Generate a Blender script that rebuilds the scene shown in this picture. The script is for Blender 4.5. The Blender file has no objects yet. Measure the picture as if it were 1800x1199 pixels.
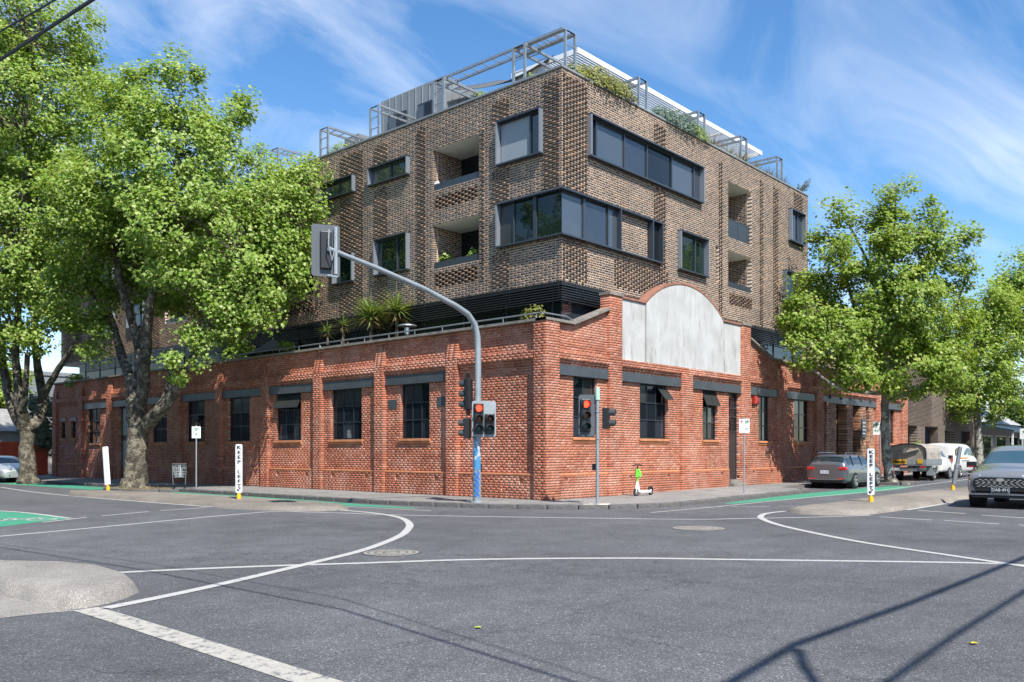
import bpy, bmesh, math, random
import numpy as np
from mathutils import Vector, Matrix
random.seed(7); rng = np.random.default_rng(11)
S = bpy.context.scene
COL = S.collection
R_ = math.radians
# ---------------------------------------------------------------- camera
# world: origin = street corner of the red building, +X along its right facade, +Y along its left facade
FPX = 1525.0; TH = math.atan(1372/1525.0); HOR = 794.0
sT, cT = math.sin(TH), math.cos(TH)
RV = (sT, -cT); DV = (cT, sT)
CX, CY, CZ = -21.559, -17.901, 1.70
cam = bpy.data.cameras.new('camera'); camo = bpy.data.objects.new('camera', cam); COL.objects.link(camo)
camo.location = (CX, CY, CZ)
camo.rotation_euler = (R_(90), 0, math.atan2(-DV[0], DV[1]))
cam.sensor_width = 36.0; cam.lens = FPX/1800*36; cam.shift_y = (HOR-599.5)/1800
cam.clip_start = 0.1; cam.clip_end = 3000
S.camera = camo
# ---------------------------------------------------------------- sky, sun, exposure
SUN_EL = R_(52.5); SUN_A = R_(21)          # light travels (+sin a, +cos a) horizontally
ldir = Vector((math.sin(SUN_A)*math.cos(SUN_EL), math.cos(SUN_A)*math.cos(SUN_EL), -math.sin(SUN_EL)))
sun = bpy.data.lights.new('sun', 'SUN'); suno = bpy.data.objects.new('sun', sun); COL.objects.link(suno)
sun.energy = 4.6; sun.angle = R_(0.5); sun.color = (1.0, 0.955, 0.88)
suno.rotation_euler = ldir.to_track_quat('-Z', 'Y').to_euler(); suno.location = (-10, -30, 40)
W = bpy.data.worlds.new('World'); S.world = W; W.use_nodes = True
nt = W.node_tree; nt.nodes.clear()
def N(t, typ, **kw):
    n = t.nodes.new(typ)
    for k, v in kw.items(): setattr(n, k, v)
    return n
out = N(nt, 'ShaderNodeOutputWorld'); bg = N(nt, 'ShaderNodeBackground')
sky = N(nt, 'ShaderNodeTexSky', sky_type='NISHITA')
sky.sun_disc = False; sky.sun_elevation = SUN_EL
# sun stands at direction -ldir; sky rotation is measured clockwise from +Y
sky.sun_rotation = math.atan2(-ldir.x, -ldir.y)
sky.air_density = 1.0; sky.dust_density = 0.25; sky.ozone_density = 2.2; sky.altitude = 50
bg.inputs['Strength'].default_value = 0.122
# thin cirrus: noise in a sheet projected on the sky dome, the same all round
tc = N(nt, 'ShaderNodeTexCoord'); sep = N(nt, 'ShaderNodeSeparateXYZ')
nt.links.new(tc.outputs['Generated'], sep.inputs[0])
mz = N(nt, 'ShaderNodeMath', operation='ADD'); mz.inputs[1].default_value = 0.18
mz0 = N(nt, 'ShaderNodeMath', operation='MAXIMUM'); mz0.inputs[1].default_value = 0.0
nt.links.new(sep.outputs['Z'], mz0.inputs[0]); nt.links.new(mz0.outputs[0], mz.inputs[0])
dv = N(nt, 'ShaderNodeVectorMath', operation='DIVIDE'); cmb = N(nt, 'ShaderNodeCombineXYZ')
for i in range(3): nt.links.new(mz.outputs[0], cmb.inputs[i])
nt.links.new(tc.outputs['Generated'], dv.inputs[0]); nt.links.new(cmb.outputs[0], dv.inputs[1])
mp = N(nt, 'ShaderNodeMapping'); mp.inputs['Scale'].default_value = (0.8, 1.9, 0.02)
mp.inputs['Rotation'].default_value = (0, 0, R_(15)); mp.inputs['Location'].default_value = (0.9, 0.3, 0)
nt.links.new(dv.outputs[0], mp.inputs[0])
n1 = N(nt, 'ShaderNodeTexNoise'); n1.inputs['Scale'].default_value = 1.5; n1.inputs['Detail'].default_value = 9
n1.inputs['Roughness'].default_value = 0.58; n1.inputs['Distortion'].default_value = 0.9
n2 = N(nt, 'ShaderNodeTexNoise'); n2.inputs['Scale'].default_value = 0.8; n2.inputs['Detail'].default_value = 3
nt.links.new(mp.outputs[0], n1.inputs[0]); nt.links.new(dv.outputs[0], n2.inputs[0])
r1 = N(nt, 'ShaderNodeValToRGB'); r1.color_ramp.elements[0].position = 0.41; r1.color_ramp.elements[1].position = 0.82
r2 = N(nt, 'ShaderNodeValToRGB'); r2.color_ramp.elements[0].position = 0.30; r2.color_ramp.elements[1].position = 0.62
nt.links.new(n1.outputs['Fac'], r1.inputs[0]); nt.links.new(n2.outputs['Fac'], r2.inputs[0])
mm = N(nt, 'ShaderNodeMath', operation='MULTIPLY'); nt.links.new(r1.outputs[0], mm.inputs[0]); nt.links.new(r2.outputs[0], mm.inputs[1])
mk = N(nt, 'ShaderNodeMath', operation='MULTIPLY'); mk.inputs[1].default_value = 0.8; nt.links.new(mm.outputs[0], mk.inputs[0])
mix = N(nt, 'ShaderNodeMixRGB'); mix.inputs[2].default_value = (5.6, 5.9, 6.4, 1)
hs = N(nt, 'ShaderNodeHueSaturation'); hs.inputs['Saturation'].default_value = 1.24; hs.inputs['Value'].default_value = 0.96
nt.links.new(sky.outputs[0], hs.inputs['Color'])
nt.links.new(mk.outputs[0], mix.inputs[0]); nt.links.new(hs.outputs[0], mix.inputs[1])
nt.links.new(mix.outputs[0], bg.inputs['Color']); nt.links.new(bg.outputs[0], out.inputs['Surface'])
S.view_settings.view_transform = 'Standard'; S.view_settings.look = 'None'
S.view_settings.exposure = 0.86; S.view_settings.gamma = 1.0; S.view_settings.use_curve_mapping = False
S.render.engine = 'CYCLES'
# ---------------------------------------------------------------- pixel -> place helpers (rays of the calibrated photo)
def ray(u):
    k = (u-900)/FPX; return DV[0]+k*RV[0], DV[1]+k*RV[1]
def onX(u, v, X):
    dx, dy = ray(u); t = (X-CX)/dx; return CY+t*dy, CZ-(v-HOR)/FPX*t
def onY(u, v, Y):
    dx, dy = ray(u); t = (Y-CY)/dy; return CX+t*dx, CZ-(v-HOR)/FPX*t
def atD(u, v, Z):
    k = (u-900)/FPX; return Vector((CX+Z*(DV[0]+k*RV[0]), CY+Z*(DV[1]+k*RV[1]), CZ-(v-HOR)/FPX*Z))
SL = 0.0085
def gz(x): return SL*max(0.0, min(x, 62.0)-2.0)          # the right-hand street climbs a little
def onG(u, v, h=0.0):
    X = Y = 0.0
    for i in range(25):
        t = (CZ-h-gz(X))*FPX/(v-HOR); dx, dy = ray(u); X = CX+t*dx; Y = CY+t*dy
    return X, Y
# ---------------------------------------------------------------- object helpers
def link(o, parent=None):
    COL.objects.link(o)
    if parent is not None: o.parent = parent
    return o
def tag(o, label=None, cat=None, group=None, kind=None):
    if label: o['label'] = label
    if cat: o['category'] = cat
    if group: o['group'] = group
    if kind: o['kind'] = kind
    return o
def empty(name, loc=(0, 0, 0), rz=0.0, label=None, cat=None, group=None):
    o = bpy.data.objects.new(name, None); o.empty_display_size = 0.3; COL.objects.link(o)
    o.location = loc; o.rotation_euler = (0, 0, rz)
    return tag(o, label, cat, group)
def copy_tree(o, parent=None):
    c = o.copy(); COL.objects.link(c); c.parent = parent
    for ch in list(o.children): copy_tree(ch, c)
    return c
class MB:
    """collects boxes, tubes, lathes and prisms, then links them as one mesh object"""
    def __init__(s): s.v = []; s.f = []; s.m = []
    def add(s, vs, fs, mi=0):
        b = len(s.v); s.v.extend([tuple(p) for p in vs])
        for f in fs: s.f.append(tuple(b+i for i in f)); s.m.append(mi)
        return s
    def box(s, x0, x1, y0, y1, z0, z1, mi=0, M=None):
        vs = [Vector(p) for p in ((x0,y0,z0),(x1,y0,z0),(x1,y1,z0),(x0,y1,z0),(x0,y0,z1),(x1,y0,z1),(x1,y1,z1),(x0,y1,z1))]
        if M is not None: vs = [M @ p for p in vs]
        return s.add(vs, ((0,3,2,1),(4,5,6,7),(0,1,5,4),(1,2,6,5),(2,3,7,6),(3,0,4,7)), mi)
    def bar(s, a, b, w, h=None, mi=0):
        """square bar from a to b"""
        a = Vector(a); b = Vector(b); d = (b-a)
        if d.length < 1e-6: return s
        h = h or w; q = d.to_track_quat('Y', 'Z').to_matrix().to_4x4(); q.translation = a
        return s.box(-w/2, w/2, 0, d.length, -h/2, h/2, mi, q)
    def tube(s, pts, rad, n=8, mi=0, cap=True):
        pts = [Vector(p) for p in pts]
        if not hasattr(rad, '__len__'): rad = [rad]*len(pts)
        b = len(s.v); up = None
        for i, p in enumerate(pts):
            d = (pts[min(i+1, len(pts)-1)]-pts[max(i-1, 0)]).normalized()
            if up is None:
                up = d.orthogonal().normalized()
            up = (up-d*up.dot(d))
            up = up.normalized() if up.length > 1e-5 else d.orthogonal().normalized()
            w = d.cross(up)
            for k in range(n):
                a = 2*math.pi*k/n; s.v.append(tuple(p+(up*math.cos(a)+w*math.sin(a))*rad[i]))
        for i in range(len(pts)-1):
            for k in range(n):
                s.f.append((b+i*n+k, b+i*n+(k+1) % n, b+(i+1)*n+(k+1) % n, b+(i+1)*n+k)); s.m.append(mi)
        if cap:
            s.f.append(tuple(b+k for k in reversed(range(n)))); s.m.append(mi)
            e = b+(len(pts)-1)*n; s.f.append(tuple(e+k for k in range(n))); s.m.append(mi)
        return s
    def lathe(s, prof, n=16, M=None, mi=0):
        """prof: (r, z) pairs, about local Z"""
        b = len(s.v)
        for r, z in prof:
            for k in range(n):
                a = 2*math.pi*k/n; p = Vector((r*math.cos(a), r*math.sin(a), z)); s.v.append(tuple(M @ p if M is not None else p))
        for i in range(len(prof)-1):
            for k in range(n):
                s.f.append((b+i*n+k, b+i*n+(k+1) % n, b+(i+1)*n+(k+1) % n, b+(i+1)*n+k)); s.m.append(mi)
        s.f.append(tuple(b+k for k in reversed(range(n)))); s.m.append(mi)
        e = b+(len(prof)-1)*n; s.f.append(tuple(e+k for k in range(n))); s.m.append(mi)
        return s
    def prism(s, poly, h, M=None, mi=0):
        """poly in local XY, extruded 0..h in Z (h may be a pair)"""
        z0, z1 = (h if hasattr(h, '__len__') else (0, h)); n = len(poly)
        vs = [Vector((x, y, z0)) for x, y in poly]+[Vector((x, y, z1)) for x, y in poly]
        if M is not None: vs = [M @ p for p in vs]
        fs = [tuple(reversed(range(n))), tuple(range(n, 2*n))]+[(i, (i+1) % n, n+(i+1) % n, n+i) for i in range(n)]
        return s.add(vs, fs, mi)
    def mesh(s, name):
        me = bpy.data.meshes.new(name); me.from_pydata(s.v, [], s.f); return me
    def build(s, name, mat, parent=None, smooth=False, loc=None, bevel=0.0):
        me = s.mesh(name)
        for m in (mat if isinstance(mat, (list, tuple)) else [mat]): me.materials.append(m)
        me.polygons.foreach_set('material_index', s.m)
        if smooth: me.polygons.foreach_set('use_smooth', [True]*len(me.polygons))
        me.update(); o = bpy.data.objects.new(name, me); link(o, parent)
        if smooth and smooth != 'all': me.set_sharp_from_angle(angle=R_(40))
        if loc is not None: o.location = loc
        if bevel:
            b = o.modifiers.new('bevel', 'BEVEL'); b.width = bevel; b.segments = 2; b.limit_method = 'ANGLE'
        return o
def arrays_obj(name, V, F, mat, parent=None, smooth=False, tone=None):
    """fast mesh from numpy: V (n,3), F (m,k)"""
    me = bpy.data.meshes.new(name); m, k = F.shape
    me.vertices.add(len(V)); me.vertices.foreach_set('co', np.ascontiguousarray(V, dtype=np.float32).ravel())
    me.loops.add(m*k); me.loops.foreach_set('vertex_index', np.ascontiguousarray(F, dtype=np.int32).ravel())
    me.polygons.add(m); me.polygons.foreach_set('loop_start', np.arange(0, m*k, k, dtype=np.int32))
    me.polygons.foreach_set('loop_total', np.full(m, k, dtype=np.int32))
    if smooth: me.polygons.foreach_set('use_smooth', np.ones(m, dtype=bool))
    if tone is not None:
        at = me.attributes.new('tone', 'FLOAT', 'FACE'); at.data.foreach_set('value', np.ascontiguousarray(tone, dtype=np.float32))
    me.materials.append(mat); me.update(calc_edges=True); me.validate()
    o = bpy.data.objects.new(name, me); return link(o, parent)
def text_obj(txt, size, mat, parent=None, name='lettering', M=None, extrude=0.002, align='CENTER', xs=1.0, bold=True):
    cu = bpy.data.curves.new('t', 'FONT'); cu.body = txt; cu.size = size; cu.extrude = extrude
    cu.offset = size*0.045 if bold else 0.0; cu.align_x = align; cu.align_y = 'CENTER'; cu.resolution_u = 2
    t = bpy.data.objects.new('t', cu); COL.objects.link(t)
    bpy.context.view_layer.update()
    me = bpy.data.meshes.new_from_object(t.evaluated_get(bpy.context.evaluated_depsgraph_get()))
    bpy.data.objects.remove(t); bpy.data.curves.remove(cu)
    me.name = name; me.materials.clear(); me.materials.append(mat)
    X = Matrix.Diagonal((xs, 1, 1, 1))
    me.transform((M if M is not None else Matrix()) @ X)
    o = bpy.data.objects.new(name, me); return link(o, parent)
def face_M(origin, right, up):
    """matrix whose local X=right, Y=up, Z=towards the reader"""
    r = Vector(right).normalized(); u = Vector(up).normalized(); n = r.cross(u)
    m = Matrix((r, u, n)).transposed().to_4x4(); m.translation = Vector(origin); return m
# ---------------------------------------------------------------- materials
def newmat(name):
    m = bpy.data.materials.new(name); m.use_nodes = True; t = m.node_tree
    return m, t, t.nodes['Principled BSDF']
def plain(name, c, rough=0.6, metal=0.0, spec=0.5, coat=0.0, var=0.0, vscale=3.0, bump=0.0, bscale=60.0, emit=None, est=0.0):
    m, t, p = newmat(name); L = t.links.new
    p.inputs['Base Color'].default_value = (*c, 1); p.inputs['Roughness'].default_value = rough
    p.inputs['Metallic'].default_value = metal; p.inputs['Specular IOR Level'].default_value = spec
    p.inputs['Coat Weight'].default_value = coat; p.inputs['Coat Roughness'].default_value = 0.06
    if var or bump: tcn = N(t, 'ShaderNodeTexCoord')
    if var:
        n = N(t, 'ShaderNodeTexNoise'); n.inputs['Scale'].default_value = vscale; n.inputs['Detail'].default_value = 6; n.inputs['Roughness'].default_value = 0.65
        L(tcn.outputs['Object'], n.inputs['Vector'])
        mx = N(t, 'ShaderNodeMixRGB'); mx.inputs[1].default_value = tuple(max(0, a*(1-var)) for a in c)+(1,); mx.inputs[2].default_value = tuple(min(1, a*(1+var)) for a in c)+(1,)
        rp = N(t, 'ShaderNodeValToRGB'); rp.color_ramp.elements[0].position = 0.3; rp.color_ramp.elements[1].position = 0.7
        L(n.outputs['Fac'], rp.inputs[0]); L(rp.outputs[0], mx.inputs[0]); L(mx.outputs[0], p.inputs['Base Color'])
    if bump:
        n = N(t, 'ShaderNodeTexNoise'); n.inputs['Scale'].default_value = bscale; n.inputs['Detail'].default_value = 4
        L(tcn.outputs['Object'], n.inputs['Vector'])
        b = N(t, 'ShaderNodeBump'); b.inputs['Strength'].default_value = bump; b.inputs['Distance'].default_value = 0.01
        L(n.outputs['Fac'], b.inputs['Height']); L(b.outputs[0], p.inputs['Normal'])
    if emit: p.inputs['Emission Color'].default_value = (*emit, 1); p.inputs['Emission Strength'].default_value = est
    return m
def ramp(t, stops, interp='LINEAR'):
    r = N(t, 'ShaderNodeValToRGB'); cr = r.color_ramp; cr.interpolation = interp
    while len(cr.elements) < len(stops): cr.elements.new(0.5)
    for e, (pos, c) in zip(cr.elements, stops): e.position = pos; e.color = (*c, 1)
    return r
def brick_mat(name, stops, wash, wash_amt, dirt=(0.05, 0.04, 0.035), dirt_amt=0.5):
    """colour per brick from the face attribute, plus patches of wash (old limewash, salts) and soot"""
    m, t, p = newmat(name); L = t.links.new
    at = N(t, 'ShaderNodeAttribute'); at.attribute_name = 'tone'
    r = ramp(t, stops); L(at.outputs['Fac'], r.inputs[0])
    tcn = N(t, 'ShaderNodeTexCoord')
    def noise(sc, det=5, ro=0.6):
        n = N(t, 'ShaderNodeTexNoise'); n.inputs['Scale'].default_value = sc; n.inputs['Detail'].default_value = det; n.inputs['Roughness'].default_value = ro
        L(tcn.outputs['Object'], n.inputs['Vector']); return n
    n1 = noise(0.9, 8, 0.72); rr = ramp(t, [(0.47, (0, 0, 0)), (0.68, (1, 1, 1))]); L(n1.outputs['Fac'], rr.inputs[0])
    k = N(t, 'ShaderNodeMath', operation='MULTIPLY'); k.inputs[1].default_value = wash_amt; L(rr.outputs[0], k.inputs[0])
    mx = N(t, 'ShaderNodeMixRGB'); L(k.outputs[0], mx.inputs[0]); L(r.outputs[0], mx.inputs[1]); mx.inputs[2].default_value = (*wash, 1)
    n2 = noise(14, 5, 0.7); rr2 = ramp(t, [(0.5, (0, 0, 0)), (0.75, (1, 1, 1))]); L(n2.outputs['Fac'], rr2.inputs[0])
    k2 = N(t, 'ShaderNodeMath', operation='MULTIPLY'); k2.inputs[1].default_value = dirt_amt; L(rr2.outputs[0], k2.inputs[0])
    mx2 = N(t, 'ShaderNodeMixRGB'); L(k2.outputs[0], mx2.inputs[0]); L(mx.outputs[0], mx2.inputs[1]); mx2.inputs[2].default_value = (*dirt, 1)
    n3 = noise(0.35, 4); rr3 = ramp(t, [(0.32, (0.72, 0.72, 0.72)), (0.62, (1.12, 1.12, 1.12))]); L(n3.outputs['Fac'], rr3.inputs[0])
    mx3 = N(t, 'ShaderNodeMixRGB', blend_type='MULTIPLY'); mx3.inputs[0].default_value = 1.0; L(mx2.outputs[0], mx3.inputs[1]); L(rr3.outputs[0], mx3.inputs[2])
    L(mx3.outputs[0], p.inputs['Base Color']); p.inputs['Roughness'].default_value = 0.88; p.inputs['Specular IOR Level'].default_value = 0.25
    b = N(t, 'ShaderNodeBump'); b.inputs['Strength'].default_value = 0.5; b.inputs['Distance'].default_value = 0.008
    n4 = noise(45, 4); L(n4.outputs['Fac'], b.inputs['Height']); L(b.outputs[0], p.inputs['Normal'])
    return m
M_ = {}
M_['red_brick'] = brick_mat('red_brick', [(0.0, (0.29, 0.094, 0.056)), (0.2, (0.35, 0.114, 0.064)), (0.6, (0.41, 0.136, 0.075)), (0.9, (0.46, 0.18, 0.11)), (1.0, (0.50, 0.25, 0.175))], (0.52, 0.29, 0.22), 0.75, dirt_amt=0.22)
M_['old_brick'] = brick_mat('old_brick', [(0.0, (0.10, 0.055, 0.04)), (0.3, (0.22, 0.095, 0.055)), (0.7, (0.33, 0.145, 0.08)), (1.0, (0.42, 0.24, 0.15))], (0.5, 0.36, 0.25), 0.35)
M_['brown_brick'] = brick_mat('brown_brick', [(0.0, (0.075, 0.062, 0.056)), (0.3, (0.112, 0.084, 0.070)), (0.6, (0.165, 0.113, 0.083)), (0.85, (0.23, 0.150, 0.102)), (1.0, (0.32, 0.205, 0.135))], (0.25, 0.17, 0.12), 0.28, dirt_amt=0.25)
M_['red_mortar'] = plain('red_mortar', (0.52, 0.35, 0.27), 0.95, spec=0.1, var=0.35, vscale=1.5)
M_['tan_mortar'] = plain('tan_mortar', (0.72, 0.585, 0.46), 0.95, spec=0.1, var=0.22, vscale=1.2)
M_['terracotta'] = plain('terracotta', (0.47, 0.19, 0.085), 0.8, var=0.25, vscale=4)
M_['coping'] = plain('coping', (0.20, 0.18, 0.155), 0.9, var=0.4, vscale=2.5, bump=0.4)
M_['steel_paint'] = plain('steel_paint', (0.062, 0.072, 0.082), 0.42, var=0.18, vscale=1.5)
M_['frame'] = plain('frame', (0.022, 0.028, 0.036), 0.35)
M_['box_frame'] = plain('box_frame', (0.050, 0.062, 0.078), 0.32, metal=0.3)
M_['box_side_lit'] = plain('box_side_lit', (0.30, 0.33, 0.37), 0.35, metal=0.5)  # lighter copy of the frame metal, painting the side plates as sunlit
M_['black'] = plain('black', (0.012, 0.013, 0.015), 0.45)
M_['slat'] = plain('slat', (0.030, 0.034, 0.040), 0.38, metal=0.2)
M_['galv'] = plain('galv', (0.33, 0.36, 0.38), 0.42, metal=0.65, var=0.18, vscale=6)
M_['zinc'] = plain('zinc', (0.24, 0.255, 0.27), 0.5, metal=0.3, var=0.1, vscale=1.0)
M_['white_metal'] = plain('white_metal', (0.74, 0.76, 0.77), 0.45)
M_['white_paint'] = plain('white_paint', (0.80, 0.80, 0.78), 0.5)
M_['soffit'] = plain('soffit', (0.80, 0.78, 0.72), 0.8)
M_['concrete'] = plain('concrete', (0.225, 0.205, 0.18), 0.92, var=0.3, vscale=2.2, bump=0.5, bscale=50)
M_['concrete_dark'] = plain('concrete_dark', (0.165, 0.145, 0.122), 0.92, var=0.4, vscale=2.0, bump=0.5, bscale=50)
M_['bluestone'] = plain('bluestone', (0.115, 0.110, 0.105), 0.85, var=0.4, vscale=5, bump=0.8, bscale=25)
M_['sail'] = plain('sail', (0.075, 0.08, 0.085), 0.85)
M_['red_plastic'] = plain('red_plastic', (0.35, 0.03, 0.02), 0.35)
M_['rubber'] = plain('rubber', (0.018, 0.018, 0.019), 0.8, spec=0.3)
M_['alloy'] = plain('alloy', (0.55, 0.56, 0.58), 0.28, metal=0.85)
M_['chrome'] = plain('chrome', (0.75, 0.76, 0.78), 0.12, metal=1.0)
M_['yellow'] = plain('yellow', (0.75, 0.42, 0.012), 0.5, var=0.12, vscale=8)
M_['sign_white'] = plain('sign_white', (0.78, 0.79, 0.80), 0.4, var=0.05, vscale=5)
M_['sign_black'] = plain('sign_black', (0.015, 0.015, 0.017), 0.45)
M_['sign_green'] = plain('sign_green', (0.02, 0.22, 0.08), 0.45)
M_['sign_red'] = plain('sign_red', (0.55, 0.02, 0.02), 0.45)
def glass(name, c, rough=0.03, spec=0.42, wob=0.25):
    m, t, p = newmat(name); L = t.links.new
    p.inputs['Base Color'].default_value = (*c, 1); p.inputs['Roughness'].default_value = rough
    p.inputs['Specular IOR Level'].default_value = spec; p.inputs['IOR'].default_value = 1.5
    if wob:
        tcn = N(t, 'ShaderNodeTexCoord'); n = N(t, 'ShaderNodeTexNoise'); n.inputs['Scale'].default_value = 1.4
        L(tcn.outputs['Object'], n.inputs['Vector'])
        b = N(t, 'ShaderNodeBump'); b.inputs['Strength'].default_value = wob; b.inputs['Distance'].default_value = 0.02
        L(n.outputs['Fac'], b.inputs['Height']); L(b.outputs[0], p.inputs['Normal'])
    return m
M_['glass'] = glass('glass', (0.010, 0.014, 0.018))
M_['glass_green'] = glass('glass_green', (0.008, 0.018, 0.016), 0.02, 0.55, 0.1)
M_['glass_blind'] = glass('glass_blind', (0.055, 0.068, 0.084), 0.03, 1.0)
M_['glass_pale'] = glass('glass_pale', (0.24, 0.27, 0.29), 0.08, 0.5)
M_['glass_blind_dark'] = glass('glass_blind_dark', (0.028, 0.034, 0.044), 0.03, 1.0)
M_['glass_deep'] = glass('glass_deep', (0.006, 0.009, 0.011), 0.18, 0.25, 0.1)
M_['glass_dusty'] = glass('glass_dusty', (0.035, 0.037, 0.036), 0.14, 0.4)
M_['car_glass'] = glass('car_glass', (0.012, 0.020, 0.026), 0.02, 1.0, 0.0)
M_['lamp_red'] = plain('lamp_red', (0.8, 0.03, 0.02), 0.3, emit=(1.0, 0.05, 0.02), est=2.4)
M_['lens_red'] = plain('lens_red', (0.12, 0.015, 0.012), 0.25)
M_['lens_amber'] = plain('lens_amber', (0.15, 0.05, 0.012), 0.25)
M_['lens_green'] = plain('lens_green', (0.012, 0.06, 0.05), 0.25)
M_['tail_red'] = plain('tail_red', (0.5, 0.012, 0.015), 0.18, coat=1.0)
# ================================================================ GROUND
def asphalt(name, base, speck, sc=1.0, patch=0.25):
    m, t, p = newmat(name); L = t.links.new; tcn = N(t, 'ShaderNodeTexCoord')
    def noise(s, d=4, r=0.6):
        n = N(t, 'ShaderNodeTexNoise'); n.inputs['Scale'].default_value = s; n.inputs['Detail'].default_value = d; n.inputs['Roughness'].default_value = r
        L(tcn.outputs['Object'], n.inputs['Vector']); return n
    a = noise(0.16, 6, 0.6); ra = ramp(t, [(0.3, tuple(x*(1-patch) for x in base)), (0.7, tuple(x*(1+patch) for x in base))]); L(a.outputs['Fac'], ra.inputs[0])
    v = N(t, 'ShaderNodeTexVoronoi'); v.inputs['Scale'].default_value = 80*sc; L(tcn.outputs['Object'], v.inputs['Vector'])
    sx = N(t, 'ShaderNodeSeparateColor'); L(v.outputs['Color'], sx.inputs[0])
    rv = ramp(t, [(0.0, (0.62,)*3), (0.72, (1.0,)*3), (0.90, (1.3,)*3), (0.985, (2.0,)*3), (1.0, (3.2,)*3)]); L(sx.outputs[0], rv.inputs[0])
    mx = N(t, 'ShaderNodeMixRGB', blend_type='MULTIPLY'); mx.inputs[0].default_value = 1.0; L(ra.outputs[0], mx.inputs[1]); L(rv.outputs[0], mx.inputs[2])
    c = noise(1.1, 8, 0.75); rc = ramp(t, [(0.33, (0.76,)*3), (0.66, (1.15,)*3)]); L(c.outputs['Fac'], rc.inputs[0])
    mx2 = N(t, 'ShaderNodeMixRGB', blend_type='MULTIPLY'); mx2.inputs[0].default_value = 1.0; L(mx.outputs[0], mx2.inputs[1]); L(rc.outputs[0], mx2.inputs[2])
    # fine cracks and old joints
    v2 = N(t, 'ShaderNodeTexVoronoi', feature='DISTANCE_TO_EDGE'); v2.inputs['Scale'].default_value = 0.16
    dm = N(t, 'ShaderNodeVectorMath', operation='ADD'); dn = noise(0.8, 5, 0.7); L(tcn.outputs['Object'], dm.inputs[0]); L(dn.outputs['Color'], dm.inputs[1]); L(dm.outputs[0], v2.inputs['Vector'])
    rk = ramp(t, [(0.0, (0.45,)*3), (0.0022, (1,)*3)]); L(v2.outputs['Distance'], rk.inputs[0])
    mx3 = N(t, 'ShaderNodeMixRGB', blend_type='MULTIPLY'); mx3.inputs[0].default_value = 0.6; L(mx2.outputs[0], mx3.inputs[1]); L(rk.outputs[0], mx3.inputs[2])
    L(mx3.outputs[0], p.inputs['Base Color']); p.inputs['Roughness'].default_value = 0.82; p.inputs['Specular IOR Level'].default_value = 0.35
    b = N(t, 'ShaderNodeBump'); b.inputs['Strength'].default_value = 0.6; b.inputs['Distance'].default_value = 0.01
    L(v.outputs['Distance'], b.inputs['Height']); L(b.outputs[0], p.inputs['Normal'])
    return m
M_['asphalt'] = asphalt('asphalt', (0.098, 0.100, 0.106), None, 1.0, 0.24)
M_['path_asphalt'] = asphalt('path_asphalt', (0.225, 0.218, 0.208), None, 1.3, 0.20)
M_['island'] = asphalt('island_concrete', (0.29, 0.27, 0.245), None, 2.2, 0.22)
M_['island_old'] = asphalt('island_concrete_old', (0.215, 0.192, 0.165), None, 2.2, 0.3)
def paint(name, c, wear):
    m, t, p = newmat(name); L = t.links.new; tcn = N(t, 'ShaderNodeTexCoord')
    n = N(t, 'ShaderNodeTexNoise'); n.inputs['Scale'].default_value = 9; n.inputs['Detail'].default_value = 9; n.inputs['Roughness'].default_value = 0.8
    L(tcn.outputs['Object'], n.inputs['Vector'])
    r = ramp(t, [(wear, (0.13, 0.13, 0.135)), (wear+0.07, tuple(x*0.86 for x in c)), (0.75, c)]); L(n.outputs['Fac'], r.inputs[0])
    L(r.outputs[0], p.inputs['Base Color']); p.inputs['Roughness'].default_value = 0.7
    return m
M_['line_white'] = paint('line_white', (0.43, 0.425, 0.41), 0.36)
M_['line_worn'] = paint('line_worn', (0.41, 0.39, 0.345), 0.41)
M_['line_faint'] = paint('line_faint', (0.45, 0.45, 0.44), 0.46)
M_['lane_green'] = paint('lane_green', (0.045, 0.26, 0.155), 0.34)
xs = [-300, -60, 2, 62, 400]; ys = [-300, -60, 60, 400]
g = MB(); vs = [(x, y, gz(x)) for y in ys for x in xs]; n = len(xs)
g.add(vs, [(j*n+i, j*n+i+1, (j+1)*n+i+1, (j+1)*n+i) for j in range(len(ys)-1) for i in range(n-1)])
road = tag(g.build('road', M_['asphalt']), kind='structure')
# footpaths round the corner block
KL = [(-3.5, 4.5), (-3.38, 3.0), (-3.05, 1.5), (-2.55, 0.1), (-1.9, -1.35), (-0.95, -2.55), (0.4, -3.35), (2.0, -3.62)]
KR = [(2.0, -3.62), (11.2, -3.62), (12.2, -3.42), (12.75, -2.95), (12.95, -2.25), (13.3, -1.95), (19.6, -1.95), (20.0, -2.3), (20.1, -4.3), (20.5, -4.75), (21.7, -4.75), (22.1, -4.3), (22.2, -2.3), (22.6, -1.95), (75, -1.95)]
FP = 0.12
fp = MB()
pa = [(-3.5, 75), (-3.5, 21.2), (-5.2, 20.9), (-5.35, 20.3), (-5.35, 18.2), (-5.2, 17.6), (-3.5, 17.3)]+KL+[(2.0, 0.6), (0.6, 2.0), (0.6, 75)]
pb = KR+[(75, 0.6), (2.0, 0.6)]
for poly in (pa, pb):
    nn = len(poly); fp.add([(x, y, FP+gz(x)) for x, y in poly]+[(x, y, gz(x)-0.02) for x, y in poly],
           [tuple(range(nn))]+[(i, nn+i, nn+(i+1) % nn, (i+1) % nn) for i in range(nn)])
bmf = bmesh.new(); mef = fp.mesh('footpath'); bmf.from_mesh(mef); bmesh.ops.triangulate(bmf, faces=[f for f in bmf.faces if len(f.verts) > 4]); bmf.to_mesh(mef); bmf.free()
mef.materials.append(M_['path_asphalt']); footpath = tag(link(bpy.data.objects.new('footpath', mef)), kind='structure')
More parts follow.
